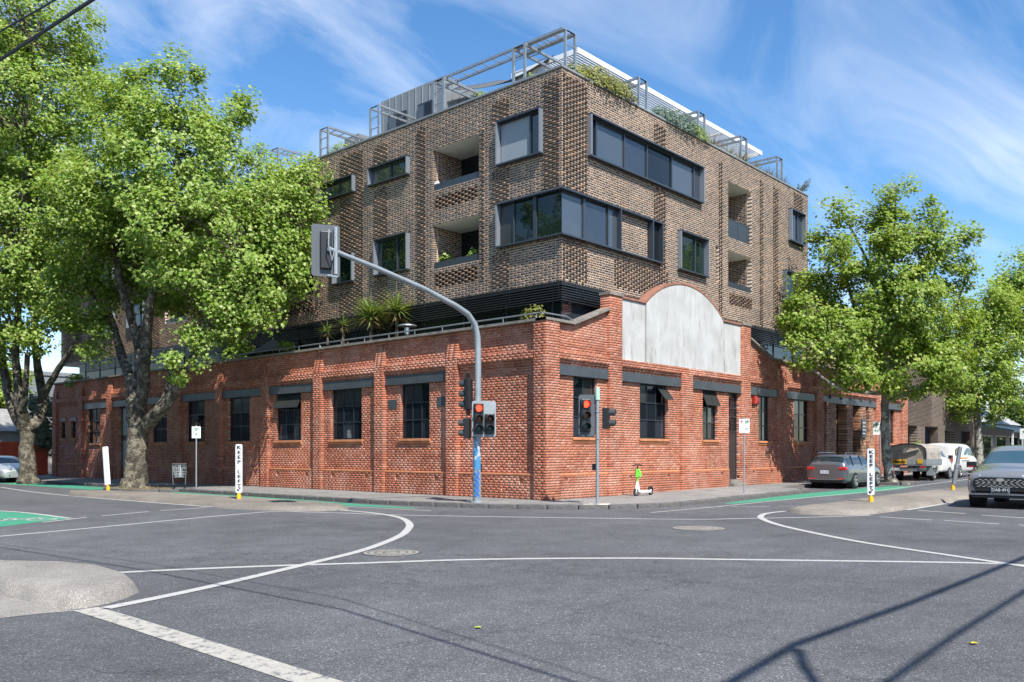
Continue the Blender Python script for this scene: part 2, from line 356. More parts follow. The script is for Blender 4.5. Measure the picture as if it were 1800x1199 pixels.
# kerb of bluestone blocks, each a stone of its own
kerb = tag(empty('kerb'), kind='structure')
cub = MB(); cub.box(-0.5, 0.5, -0.5, 0.5, 0, 1); stone_me = cub.mesh('kerb_stone')
bmf = bmesh.new(); bmf.from_mesh(stone_me); bmesh.ops.bevel(bmf, geom=bmf.edges[:], offset=0.06, segments=1, affect='EDGES'); bmf.to_mesh(stone_me); bmf.free(); stone_me.materials.append(M_['bluestone'])
def kerb_run(path, step=0.92, name='kerb_stone', drop=None):
    d = [0.0]
    for a, b in zip(path, path[1:]): d.append(d[-1]+math.dist(a, b))
    nst = max(1, int(round(d[-1]/step)))
    def at(s):
        for i in range(len(path)-1):
            if s <= d[i+1]+1e-9:
                k = (s-d[i])/max(1e-9, d[i+1]-d[i]); return (path[i][0]+(path[i+1][0]-path[i][0])*k, path[i][1]+(path[i+1][1]-path[i][1])*k)
        return path[-1]
    for i in range(nst):
        a = at(d[-1]*i/nst); b = at(d[-1]*(i+1)/nst); mx_, my_ = (a[0]+b[0])/2, (a[1]+b[1])/2
        o = bpy.data.objects.new(name, stone_me); link(o, kerb)
        ln = math.dist(a, b); hh = 0.185+random.uniform(-0.008, 0.010)
        o.location = (mx_, my_, gz(mx_)-0.05); o.scale = (ln-0.018, 0.30+random.uniform(-0.02, 0.02), hh)
        o.rotation_euler = (random.uniform(-.012, .012), random.uniform(-.012, .012)-(math.atan(SL) if a[0] > 2 and abs(b[0]-a[0]) > .4 else 0)*0, math.atan2(b[1]-a[1], b[0]-a[0])+random.uniform(-.01, .01))
kerb_run([(-3.5, 52), (-3.5, 21.2), (-5.2, 20.9), (-5.35, 20.3), (-5.35, 18.2), (-5.2, 17.6), (-3.5, 17.3), (-3.5, 4.5)])
kerb_run(KL); kerb_run(KR[:14]+[(60, -1.95)])
# painted markings (children of the road)
def ribbon(name, pts, w, mat, px=True, closed=False, lift=0.004, step=0.35):
    P = [onG(*p) for p in pts] if px else list(pts)
    # Catmull-Rom through the points
    Q = []
    for i in range(len(P)-1):
        p0 = P[max(i-1, 0)]; p1 = P[i]; p2 = P[i+1]; p3 = P[min(i+2, len(P)-1)]
        k = max(2, int(math.dist(p1, p2)/step))
        for j in range(k):
            t = j/k
            Q.append(tuple(0.5*((2*b)+(-a+c)*t+(2*a-5*b+4*c-d)*t*t+(-a+3*b-3*c+d)*t**3) for a, b, c, d in zip(p0, p1, p2, p3)))
    Q.append(P[-1]); m = MB(); vs = []
    for i, p in enumerate(Q):
        a = Q[max(i-1, 0)]; b = Q[min(i+1, len(Q)-1)]; dx, dy = b[0]-a[0], b[1]-a[1]; l = math.hypot(dx, dy) or 1
        ww = w if not callable(w) else w(i/(len(Q)-1)); nx, ny = -dy/l*ww/2, dx/l*ww/2
        vs += [(p[0]+nx, p[1]+ny, gz(p[0]+nx)+lift), (p[0]-nx, p[1]-ny, gz(p[0]-nx)+lift)]
    m.add(vs, [(2*i, 2*i+1, 2*i+3, 2*i+2) for i in range(len(Q)-1)])
    return m.build(name, mat, road)
def patch(name, pts, mat, lift=0.003, px=True, parent=None):
    P = [onG(*p) for p in pts] if px else pts
    m = MB(); m.add([(x, y, gz(x)+lift) for x, y in P], [tuple(range(len(P)))]); return m.build(name, mat, parent or road)
ribbon('white_line', [(-120, 1035), (160, 1010), (400, 998), (640, 990), (850, 983.5), (1100, 981.5), (1300, 984), (1700, 989.5), (1800, 994), (2100, 1012)], 0.16, M_['line_white'], lift=0.004)
ribbon('white_line', [(-60, 949), (0, 943), (180, 926.5), (310, 914), (475, 899.7), (540, 900.5), (600, 902), (700, 905.5), (900, 909), (1200, 913), (1300, 911.8), (1420, 909.5), (1530, 906)], 0.13, M_['line_white'], lift=0.004)
ribbon('turn_line', [(186, 1070), (360, 1034), (540, 992), (640, 967), (700, 944), (716, 932), (720, 922), (708, 912), (680, 905.5), (640, 900.5), (590, 896.5)], 0.17, M_['line_white'], lift=0.008)
ribbon('turn_line', [(1380, 899), (1350, 902.5), (1338, 907), (1341, 913), (1380, 926), (1500, 951), (1650, 974), (1800, 996), (1960, 1020)], 0.16, M_['line_white'], lift=0.008)
ribbon('stop_line', [(150, 1071), (208, 1088), (380, 1143), (640, 1226)], 0.27, M_['line_worn'], lift=0.006)
ribbon('edge_line', [(0, 856.5), (80, 867.5), (233, 880.8), (373, 891.5)], 0.13, M_['line_white'], lift=0.004)
for a, b in (((75, 918.5), (152, 909.5)), ((178, 907), (262, 899.5)), ((282, 897.8), (362, 892.5))): ribbon('dash_line', [a, b], 0.12, M_['line_white'])
ribbon('edge_line', [(1594, 896.5), (1640, 889), (1700, 877.5)], 0.16, M_['line_white'])
for a, b in (((1613, 897.2), (1697, 903.2)), ((1546, 908.8), (1638, 914.3)), ((1660, 915), (1757, 921.5)), ((1725, 905.5), (1810, 911.5)), ((1790, 923), (1880, 930))): ribbon('dash_line', [a, b], 0.12, M_['line_white'])
for a, b in (((1205, 892), (1270, 891)), ((1285, 891), (1355, 890)), ((1368, 890), (1440, 889.3))): ribbon('dash_line', [a, b], 0.11, M_['line_faint'])
ribbon('edge_line', [(14, -5.35), (30, -5.1), (60, -5.0)], 0.11, M_['line_white'], px=False)
ribbon('edge_line', [(-1.0, -4.6), (3, -4.75), (8, -5.0), (14, -5.35)], 0.10, M_['line_white'], px=False)
ribbon('edge_line', [(-4.6, 0.5), (-5.0, 4), (-5.35, 8), (-5.4, 15)], 0.10, M_['line_white'], px=False)
ribbon('bike_lane', [(4.0, -4.32), (9, -4.5), (14.5, -4.85), (19, -5.0)], lambda t: 0.35+1.1*min(1, t*2.2)*(1 if t < .8 else (1.15-t)/.35), M_['lane_green'], px=False, lift=0.003)
ribbon('bike_lane', [(-4.2, 1.6), (-4.4, 5), (-4.5, 9), (-4.55, 16.8)], lambda t: 0.25+1.2*min(1, t*2.5), M_['lane_green'], px=False, lift=0.003)
ribbon('bike_lane', [(-4.6, 22), (-4.7, 28), (-4.7, 34)], 1.5, M_['lane_green'], px=False, lift=0.003)
patch('bike_box', [(-160, 890), (-60, 896), (0, 899), (50, 903), (122, 911.5), (60, 919), (0, 926), (-160, 948)], M_['lane_green'])
ribbon('edge_line', [(-160, 889), (-60, 895), (0, 898.3), (50, 902), (124, 911.5)], 0.14, M_['line_white'], lift=0.005)
# bicycle symbol in the bike box
def bike_symbol():
    m = MB(); o = onG(30, 914.5); r = Vector((RV[0], RV[1], 0)); r = (r+Vector((DV[0], DV[1], 0))*0.35).normalized(); f = Vector((-r.y, r.x, 0))
    def P(a, b): return Vector((o[0], o[1], 0.0075))+r*a+f*b
    def ring(c, R, w=0.09, k=22):
        for i in range(k):
            a0, a1 = 2*math.pi*i/k, 2*math.pi*(i+1)/k
            m.add([P(c[0]+(R-w)*math.cos(a0), c[1]+(R-w)*math.sin(a0)), P(c[0]+R*math.cos(a0), c[1]+R*math.sin(a0)), P(c[0]+R*math.cos(a1), c[1]+R*math.sin(a1)), P(c[0]+(R-w)*math.cos(a1), c[1]+(R-w)*math.sin(a1))], [(0, 1, 2, 3)])
    def seg(a, b, w=0.09):
        d = Vector((b[0]-a[0], b[1]-a[1])).normalized(); nx, ny = -d.y*w/2, d.x*w/2
        m.add([P(a[0]+nx, a[1]+ny), P(a[0]-nx, a[1]-ny), P(b[0]-nx, b[1]-ny), P(b[0]+nx, b[1]+ny)], [(0, 1, 2, 3)])
    ring((-.55, 0), .36); ring((.55, 0), .36)
    for a, b in (((-.55, 0), (-.2, .55)), ((-.2, .55), (.38, .55)), ((.38, .55), (.0, 0)), ((.0, 0), (-.55, 0)), ((0, 0), (-.25, .68)), ((.55, 0), (.34, .72)), ((-.36, .70), (-.14, .70)), ((.34, .72), (.52, .74))): seg(a, b)
    return m.build('bicycle_symbol', M_['line_white'], road)
bike_symbol()
# utility covers
def cover(u, v, rx, label):
    x, y = onG(u, v); m = MB(); m.lathe([(rx, 0.0), (rx, 0.007), (rx-0.03, 0.007)], 28)
    e = empty('manhole_cover', (x, y, gz(x)+0.001), 0, label, 'manhole cover')
    r1 = MB(); r1.lathe([(rx, 0.0), (rx, 0.006)], 30); r1.build('rim', M_['steel_paint'], e)
    d1 = MB(); d1.lathe([(rx-0.035, 0.0), (rx-0.035, 0.0095)], 30); d1.build('lid', M_['concrete'], e)
    for rr_ in (.25, .55, .8):
        q_ = MB(); R0 = (rx-.035)*rr_
        for i in range(24):
            a0, a1 = 2*math.pi*i/24, 2*math.pi*(i+.62)/24
            q_.add([(R*math.cos(a), R*math.sin(a), .0115) for R, a in ((R0, a0), (R0+.035, a0), (R0+.035, a1), (R0, a1))], [(0, 1, 2, 3)])
        q_.build('tread_ring', M_['steel_paint'], e)['kind'] = 'stuff'
cover(688, 972, 0.50, 'pale round manhole cover beside the curved white turning line')
cover(1228, 929, 0.60, 'pale round manhole cover in the road in front of the scooter')
# traffic islands
def island(name, base_px, h, label, mat=None, inset=0.2, ctr=None):
    P = [onG(*p) for p in base_px]; nn = len(P); cx = sum(p[0] for p in P)/nn; cy = sum(p[1] for p in P)/nn
    sg = 1 if sum(P[i-1][0]*P[i][1]-P[i][0]*P[i-1][1] for i in range(nn)) > 0 else -1
    x0, y0 = P[0]; m = MB(); rings = []
    # spine along the long axis: each ring shrinks towards it
    A2 = np.array(P)-np.array((cx, cy)); ev, evec = np.linalg.eigh(A2.T @ A2); ax = evec[:, 1]; tt = A2 @ ax; hw = np.abs(A2 @ evec[:, 0]).max(); t0, t1 = tt.min()+hw, tt.max()-hw
    if t0 > t1: t0 = t1 = (t0+t1)/2
    for ins, z in ((0.0, 0.0), (0.07, h*0.72), (0.16, h*0.95), (inset*1.5, h)):
        ring = []
        for i, (x, y) in enumerate(P):
            s_ = min(t1, max(t0, float(tt[i]))); qx, qy = cx+ax[0]*s_, cy+ax[1]*s_; dd = math.hypot(qx-x, qy-y) or 1; f_ = min(.85, ins/dd)
            ring.append((x+(qx-x)*f_-x0, y+(qy-y)*f_-y0, z+gz(x)-gz(x0)))
        rings.append(ring)
    for ring in rings: m.v.extend(ring)
    for k in range(3):
        for i in range(nn): m.f.append((k*nn+i, k*nn+(i+1) % nn, (k+1)*nn+(i+1) % nn, (k+1)*nn+i)); m.m.append(0)
    m.f.append(tuple(3*nn+i for i in range(nn))); m.m.append(0)
    me_o = m.build(name, mat or M_['concrete'], None); me_o.data.polygons.foreach_set('use_smooth', [True]*len(me_o.data.polygons)); me_o.location = (x0, y0, gz(x0)); tag(me_o, label, 'traffic island')
    bm = bmesh.new(); bm.from_mesh(me_o.data); bmesh.ops.triangulate(bm, faces=[f for f in bm.faces if len(f.verts) > 4]); bmesh.ops.recalc_face_normals(bm, faces=bm.faces[:]); bm.to_mesh(me_o.data); bm.free()
    return me_o
island('traffic_island', [(614, 896.3), (560, 899), (480, 897.5), (400, 894.8), (373, 891), (300, 885.5), (233, 880.3), (120, 871.5), (120, 867), (200, 867), (280, 870), (400, 877), (478, 882.5), (560, 888), (604, 892)], 0.13, 'long concrete traffic island with leaning keep left posts beside green bike lane', M_['island_old'])
island('traffic_island', [(1383, 900), (1405, 904), (1450, 906), (1520, 905.5), (1560, 901), (1590, 896.5), (1640, 888.2), (1706, 877), (1765, 866), (1710, 860), (1667, 863.2), (1590, 871), (1520, 880), (1463, 889), (1410, 894)], 0.13, 'concrete traffic island with keep left posts beside the approaching grey car', M_['island_old'])
isl = island('traffic_island', [(245, 1041), (222, 1051), (190, 1061), (150, 1069), (112, 1072), (50, 1057), (0, 1044.5), (-150, 1015), (-150, 985), (0, 1005), (60, 1006), (120, 1007), (185, 1013), (228, 1026)], 0.19, 'rounded pale concrete island nose in the left foreground', M_['island'], 0.26)
patch('concrete_apron', [(112, 1072.5), (145, 1073), (60, 1080), (0, 1087), (-300, 1120), (-300, 1000), (-160, 1015), (0, 1045), (50, 1057.5)], M_['island'], 0.003)
# ================================================================ BRICK LAYING
CH = 0.086; BH = 0.075
class Bricks:
    """real bricks with recessed joints, collected as arrays; F = (origin, along, outward)"""
    def __init__(s, bh=0.074, gap=0.011, rec=0.0035): s.q = []; s.t = []; s.core = MB(); s.bh = bh; s.gap = gap; s.rec = rec
    def lay(s, F, s0, s1, z0, z1, d=0.0, holes=(), bond='flemish', endback=0.2, thick=0.25, prot=None, cut=None, core=True, tonef=None, coreback=None, ends=(True, True)):
        O, A, Nn = (np.array(x, dtype=float) for x in F); up = np.array((0, 0, 1.0))
        nrow = int(round((z1-z0)/CH)); runs = []
        for k in range(nrow):
            za = z0+k*CH; zm = za+CH/2
            iv = [(s0, s1)]
            hs_ = [(a, b) for a, b, ha, hb in holes if ha < zm < hb]
            if cut: hs_ = hs_+list(cut(zm))
            for a, b in sorted(hs_):
                nv = []
                for p, q in iv:
                    if b <= p or a >= q: nv.append((p, q)); continue
                    if a > p: nv.append((p, a))
                    if b < q: nv.append((b, q))
                iv = nv
            iv = [(round(p, 4), round(q, 4)) for p, q in iv if q-p > 0.03]
            runs.append((za, tuple(iv)))
            if bond == 'flemish': unit = [0.23, 0.11]; per = 0.36; off = (k % 2)*0.18+s0
            elif k % 4 == 3: unit = [0.11]; per = 0.12; off = 0.06+s0
            else: unit = [0.23]; per = 0.24; off = (k % 2)*0.12+s0
            for p, q in iv:
                x = off+per*math.floor((p-off)/per)
                while x < q:
                    for ui, ul in enumerate(unit):
                        a = max(x+(s.gap-0.01)/2, p); b = min(x+ul-(s.gap-0.01)/2, q); x += ul+0.010
                        if b-a < 0.025: continue
                        pr = prot((a+b)/2, zm, k, ui) if prot else 0.0
                        if pr is None: continue
                        fd = d+pr
                        j = random.uniform(-0.0012, 0.0015)
                        ea = (a-p < 0.002 and (ends[0] or p > s0+.01)); eb = (q-b < 0.002 and (ends[1] or q < s1-.01))
                        back = d-(endback if (ea or eb) else 0.03)
                        zb = za+(CH-s.bh)/2; zt = zb+s.bh
                        c = []
                        for (ss, zz, dd) in ((a, zb, fd+j), (b, zb, fd+j), (b, zt, fd+j), (a, zt, fd+j), (a, zb, back), (b, zb, back), (b, zt, back), (a, zt, back)):
                            c.append(O+A*ss+Nn*dd+up*zz)
                        s.q.append(c); tt = random.random()
                        s.t.append(tonef((a+b)/2, zm, ui, tt) if tonef else tt)
        if core:
            i = 0
            while i < len(runs):
                j = i
                while j+1 < len(runs) and runs[j+1][1] == runs[i][1]: j += 1
                zA = runs[i][0]; zB = runs[j][0]+CH
                for p, q in runs[i][1]:
                    pa = p+0.007; qa = q-0.007
                    vs = [O+A*ss+Nn*dd+up*zz for zz in (zA, zB) for ss, dd in ((pa, d-s.rec), (qa, d-s.rec), (qa, d-thick), (pa, d-thick))]
                    s.core.add(vs, ((0,1,2,3),(4,5,6,7),(0,1,5,4),(1,2,6,5),(2,3,7,6),(3,0,4,7)))
                i = j+1
        return s
    def build(s, name, bmat, mmat, parent, corename='mortar'):
        V = np.array(s.q).reshape(-1, 3); nb = len(s.q)
        base = (np.arange(nb)*8)[:, None, None]
        F = (base+np.array([[0,1,2,3],[4,0,3,7],[1,5,6,2],[3,2,6,7],[4,5,1,0]])[None]).reshape(-1, 4)
        o = arrays_obj(name, V, F, bmat, parent, tone=np.repeat(np.array(s.t), 5))
        o['kind'] = 'stuff'
        if s.core.v: s.core.build(corename, mmat, parent)
        return o
def fac(F, s, z, d):
    O, A, Nn = F; return Vector((O[0]+A[0]*s+Nn[0]*d, O[1]+A[1]*s+Nn[1]*d, z))
def fbox(mb, F, s0, s1, z0, z1, d0, d1, mi=0):
    vs = [fac(F, s, z, d) for z in (z0, z1) for s, d in ((s0, d1), (s1, d1), (s1, d0), (s0, d0))]
    return mb.add(vs, ((0,3,2,1),(4,5,6,7),(0,1,5,4),(1,2,6,5),(2,3,7,6),(3,0,4,7)), mi)
FL = ((0, 0, 0), (0, 1, 0), (-1, 0, 0)); FR = ((0, 0, 0), (1, 0, 0), (0, -1, 0))
BX, BY = 1.89, 0.89
BL = ((BX, 0, 0), (0, 1, 0), (-1, 0, 0)); BR = ((0, BY, 0), (1, 0, 0), (0, -1, 0))
def pick(t, opts): return opts[int(t*len(opts)) % len(opts)]
# ================================================================ RED BRICK WAREHOUSE
ware = empty('brick_warehouse', (0, 0, 0), 0, 'old single storey red brick corner warehouse with dark lintels and arched white parapet panel', 'building')
ZB = -0.05; REC = 0.16
def zc(z): return ZB+round((z-ZB)/CH)*CH          # snap to a course
LT, LB, BT, PT = zc(4.58), zc(4.27), zc(5.05), zc(5.98)   # lintel top/bottom, band top, parapet top
PL = zc(0.90)
L_piers = [(0.0, 0.56)]+[(4.13+4.04*i, 4.13+4.04*i+0.58) for i in range(9)]+[(40.45, 41.05)]
L_end = 41.05
R_piers = [(0.0, 0.69), (3.5, 4.27), (8.41, 9.22), (13.42, 14.22), (17.12, 17.98), (21.42, 22.28), (30.0, 30.9), (34.45, 35.4)]
R_end = 35.4
L_open = [(5.74, 7.36, 2.2, LB), (9.71, 11.74, 2.2, LB), (13.89, 15.81, 2.2, LB), (17.96, 19.86, 2.2, LB), (22.1, 23.9, 2.2, LB), (26.0, 27.7, 2.2, LB), (29.9, 31.7, 0.1, LB), (34.2, 35.95, 2.15, LB), (37.75, 38.45, 2.5, 3.6), (39.35, 40.05, 2.5, 3.6)]
R_open = [(1.58, 2.93, 2.2, LB), (5.59, 7.52, 2.2, LB), (10.22, 11.45, 2.2, LB), (12.44, 13.37, 0.5, LB), (15.25, 16.4, 2.2, LB), (19.0, 20.8, 2.2, LB), (22.75, 29.6, -0.1, LB), (32.2, 33.4, 2.2, LB)]
snap = lambda H: [(a, b, zc(c), zc(d)) for a, b, c, d in H]
L_open = snap(L_open); R_open = snap(R_open)
bk = Bricks()
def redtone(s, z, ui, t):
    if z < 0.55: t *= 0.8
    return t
# recessed wall skin
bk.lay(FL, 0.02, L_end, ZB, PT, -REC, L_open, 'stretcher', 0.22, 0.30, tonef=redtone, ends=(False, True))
# right-hand skin: parapet ramps up to the arched pediment and down again
def rcut(z):
    c = []
    if z > PT:
        hi = zc(6.62)
        k = min(1.0, (z-PT)/(6.70-PT)); c.append((0.0, 1.5+2.0*k))
        c.append((14.22+2.3*(1-k) if z < 6.70 else 14.22, R_end+1))
    return c
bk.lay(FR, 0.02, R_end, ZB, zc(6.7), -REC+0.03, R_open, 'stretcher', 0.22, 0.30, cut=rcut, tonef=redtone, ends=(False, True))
# plinths, stepping out between the piers
airL, airR = [], []
def plinth(F, piers, doors, proj):
    for (a0, a1), (b0, b1) in zip(piers, piers[1:]):
        segs = [(a1, b0)]
        for dA, dB in doors:
            segs = [x for p, q in segs for x in (((p, min(q, dA)), (max(p, dB), q)) if dA < q and dB > p else ((p, q),)) if x[1]-x[0] > 0.05]
        for p, q in segs:
            vents = [(p+(q-p)*k-0.09, p+(q-p)*k+0.09, zc(0.60), zc(0.60)+2*CH) for k in (0.17, 0.8)] if q-p > 2 else []
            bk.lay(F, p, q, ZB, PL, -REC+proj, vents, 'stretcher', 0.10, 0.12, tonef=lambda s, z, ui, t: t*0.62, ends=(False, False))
            (airL if F is FL else airR).extend(vents)
            cap = MB(); fbox(cap, F, p, q, PL, PL+0.075, -REC-0.02, -REC+proj+0.012); cap.build('plinth_cap', M_['terracotta'], ware, bevel=0.02)
plinth(FL, L_piers, [(29.9, 31.7)], 0.07); plinth(FR, R_piers, [(12.44, 13.37), (22.75, 29.6)], 0.06)
for H, F in ((airL, FL), (airR, FR)):
    for a, b, c, d in H:
        vb = MB(); fbox(vb, F, a, b, c, d, -REC-0.03, -REC+0.012); vb.build('air_vent', M_['terracotta'], ware)
# piers; above the band they weather back into the parapet
for i, (a, b) in enumerate(L_piers):
    if i == 0: bk.lay(FL, a+0.01, b, ZB, PT, 0.0, (), 'stretcher', 0.3, 0.2, tonef=redtone)
    else:
        bk.lay(FL, a, b, ZB, BT, 0.0, (), 'stretcher', 0.22, 0.2, tonef=redtone)
        for k in range(int((PT-BT)/CH)-1):
            f = 1-k/(int((PT-BT)/CH)-1); bk.lay(FL, a, b, BT+k*CH, BT+(k+1)*CH, -REC*(1-f), (), 'stretcher', 0.22, 0.1)
for i, (a, b) in enumerate(R_piers):
    top = PT if i == 0 else (zc(7.22) if i in (1, 3) else BT)
    bk.lay(FR, a+(0.002 if i == 0 else 0), b, ZB, top, 0.0 if i else -0.002, (), 'stretcher', 0.42 if i in (1, 3) else 0.2, 0.40 if i in (1, 3) else 0.2, tonef=redtone)
    if top == BT and i > 3:
        for k in range(int((PT-BT)/CH)-1):
            f = 1-k/(int((PT-BT)/CH)-1); bk.lay(FR, a, b, BT+k*CH, BT+(k+1)*CH, -(REC-0.03)*(1-f), (), 'stretcher', 0.2, 0.1)
# corbelled bands over the lintels
def bands(F, piers, skip=(), rec=REC):
    for i, ((a0, a1), (b0, b1)) in enumerate(zip(piers, piers[1:])):
        if i in skip: continue
        bk.lay(F, a1, b0, LT, LT+CH, -rec+0.035, (), 'stretcher', 0.05, 0.05, ends=(False, False))
        bk.lay(F, a1, b0, LT+CH, LT+2*CH, -rec+0.075, (), 'stretcher', 0.08, 0.09, ends=(False, False))
        bk.lay(F, a1, b0, LT+2*CH, BT, -0.012, (), 'stretcher', 0.14, 0.14, ends=(False, False))
bands(FL, L_piers); bands(FR, R_piers, (), REC-0.03)
# pediment wall behind the rendered panel
def pcut(z):
    # arch between 5.86 and 11.73, shoulders at 7.24, crown 8.30
    if z < 7.24: return []
    cx_, hw, rise = 8.80, 2.94, 1.06; Rr = (hw*hw+rise*rise)/(2*rise); dz = z-(7.24+rise-Rr)
    if dz >= Rr: return [(0, 40)]
    w = math.sqrt(Rr*Rr-dz*dz); return [(0, cx_-w), (cx_+w, 40)]
bk.lay(FR, 4.27, 13.42, BT, zc(8.3), -0.13, (), 'stretcher', 0.28, 0.30, cut=pcut, ends=(False, False))
bk.build('brickwork', M_['red_brick'], M_['red_mortar'], ware)
# white rendered panel: two shoulders set back, the arched centre proud
def arch_pts(cx_, hw, z0, zs, rise, n=28):
    Rr = (hw*hw+rise*rise)/(2*rise); a = math.asin(min(1, hw/Rr)); c = zs+rise-Rr
    return [(cx_-hw, z0), (cx_+hw, z0)]+[(cx_+Rr*math.sin(a-2*a*i/n), c+Rr*math.cos(a-2*a*i/n)) for i in range(n+1)]
m, t, p = newmat('render_white'); L = t.links.new; tcn = N(t, 'ShaderNodeTexCoord')
mpg = N(t, 'ShaderNodeMapping'); mpg.inputs['Scale'].default_value = (2.6, 2.6, 0.42); L(tcn.outputs['Object'], mpg.inputs[0])
na = N(t, 'ShaderNodeTexNoise'); na.inputs['Scale'].default_value = 1.6; na.inputs['Detail'].default_value = 8; na.inputs['Roughness'].default_value = 0.7; L(mpg.outputs[0], na.inputs[0])
nb = N(t, 'ShaderNodeTexNoise'); nb.inputs['Scale'].default_value = 1.1; nb.inputs['Detail'].default_value = 6; L(tcn.outputs['Object'], nb.inputs[0])
ra = ramp(t, [(0.27, (0.20, 0.185, 0.155)), (0.36, (0.35, 0.34, 0.315)), (0.46, (0.44, 0.44, 0.43)), (0.7, (0.48, 0.48, 0.475))]); L(na.outputs['Fac'], ra.inputs[0])
rb = ramp(t, [(0.3, (0.80, 0.79, 0.77)), (0.6, (1.0, 1.0, 1.0))]); L(nb.outputs['Fac'], rb.inputs[0])
mx = N(t, 'ShaderNodeMixRGB', blend_type='MULTIPLY'); mx.inputs[0].default_value = 1; L(ra.outputs[0], mx.inputs[1]); L(rb.outputs[0], mx.inputs[2])
L(mx.outputs[0], p.inputs['Base Color']); p.inputs['Roughness'].default_value = 0.9
M_['render_white'] = m
def wallM(F, d): return face_M(fac(F, 0, 0, d), F[1], (0, 0, 1))
for a, b in ((4.275, 5.86), (11.73, 13.415)): pm = MB(); fbox(pm, FR, a, b, BT+0.01, 7.22, -0.13, -0.09); pm.build('render_panel', M_['render_white'], ware)
pm = MB(); M0 = face_M(fac(FR, 0, 0, -0.13), (1, 0, 0), (0, 0, 1)); pm.prism(arch_pts(8.80, 2.93, BT+0.01, 7.22, 1.06), (0, 0.11), M0)
pm.build('arched_panel', M_['render_white'], ware)
# copings
cp = MB()
def ramp_cope(F, pts, d0, d1, th=0.085):
    for (sa, za), (sb, zb_) in zip(pts, pts[1:]):
        vs = [fac(F, s, z, d) for s, z, d in ((sa, za, d1), (sb, zb_, d1), (sb, zb_, d0), (sa, za, d0), (sa, za+th, d1), (sb, zb_+th, d1), (sb, zb_+th, d0), (sa, za+th, d0))]
        cp.add(vs, ((0,3,2,1),(4,5,6,7),(0,1,5,4),(1,2,6,5),(2,3,7,6),(3,0,4,7)))
ramp_cope(FL, [(0.0, PT), (L_end+0.03, PT)], -0.48, 0.025)
ramp_cope(FR, [(-0.025, PT+0.002), (1.5, PT+0.002)], -0.45, 0.027)
ramp_cope(FR, [(1.5, PT+0.004), (3.5, 6.70)], -0.47, 0.03, 0.09)
ramp_cope(FR, [(14.22, 6.70), (16.5, PT+0.004)], -0.47, 0.03, 0.09)
ramp_cope(FR, [(16.5, PT), (R_end+0.03, PT)], -0.45, 0.027)
for a, b in ((3.47, 4.30), (13.39, 14.25)): fbox(cp, FR, a, b, zc(7.22), zc(7.22)+0.10, -0.45, 0.04)
cp.build('coping', M_['coping'], ware)
pc = MB()
for a, b in ((4.30, 5.86), (11.73, 13.39)): fbox(pc, FR, a, b, 7.235, 7.31, -0.45, -0.03)
A_ = arch_pts(8.80, 2.97, 0, 7.235, 1.10, 28)[2:]
for (xa, za), (xb, zb_) in zip(A_, A_[1:]):
    vs = [fac(FR, x, z, d) for x, z, d in ((xa, za-.02, -.02), (xb, zb_-.02, -.02), (xb, zb_-.02, -.45), (xa, za-.02, -.45), (xa, za+.07, -.02), (xb, zb_+.07, -.02), (xb, zb_+.07, -.45), (xa, za+.07, -.45))]
    pc.add(vs, ((0,3,2,1),(4,5,6,7),(0,1,5,4),(2,3,7,6)))
pc.build('arch_coping', plain('coping_brick', (0.26, 0.12, 0.08), 0.85, var=0.3), ware)
# steel lintels
for F, piers, rec in ((FL, L_piers, REC), (FR, R_piers, REC-0.03)):
    for i, ((a0, a1), (b0, b1)) in enumerate(zip(piers, piers[1:])):
        if F is FL and i in (0, 9): continue
        lm = MB(); fbox(lm, F, a1+0.01, b0-0.01, LB, LT, -rec-0.15, -rec+0.075); fbox(lm, F, a1+0.01, b0-0.01, LB-0.002, LB+0.03, -rec-0.15, -rec+0.10)
        if F is FR and i == 5:
            for k in range(5): fbox(lm, F, a1+0.9+k*1.45, a1+0.97+k*1.45, LT-0.12, LT+0.08, -rec+0.07, -rec+0.16)
        lm.build('lintel', M_['steel_paint'], ware)
lm = MB(); fbox(lm, FL, 37.6, 38.6, 3.6, 3.8, -REC-.1, -REC+.03); lm.build('lintel', M_['steel_paint'], ware)
lm = MB(); fbox(lm, FL, 39.2, 40.2, 3.6, 3.8, -REC-.1, -REC+.03); lm.build('lintel', M_['steel_paint'], ware)
# small dark patch plates beside the first left window
for a, b in ((4.85, 5.3), (7.55, 8.05)):
    lm = MB(); fbox(lm, FL, a, b, 3.35, 3.70, -REC-.02, -REC+.02); lm.build('wall_plate', M_['steel_paint'], ware)
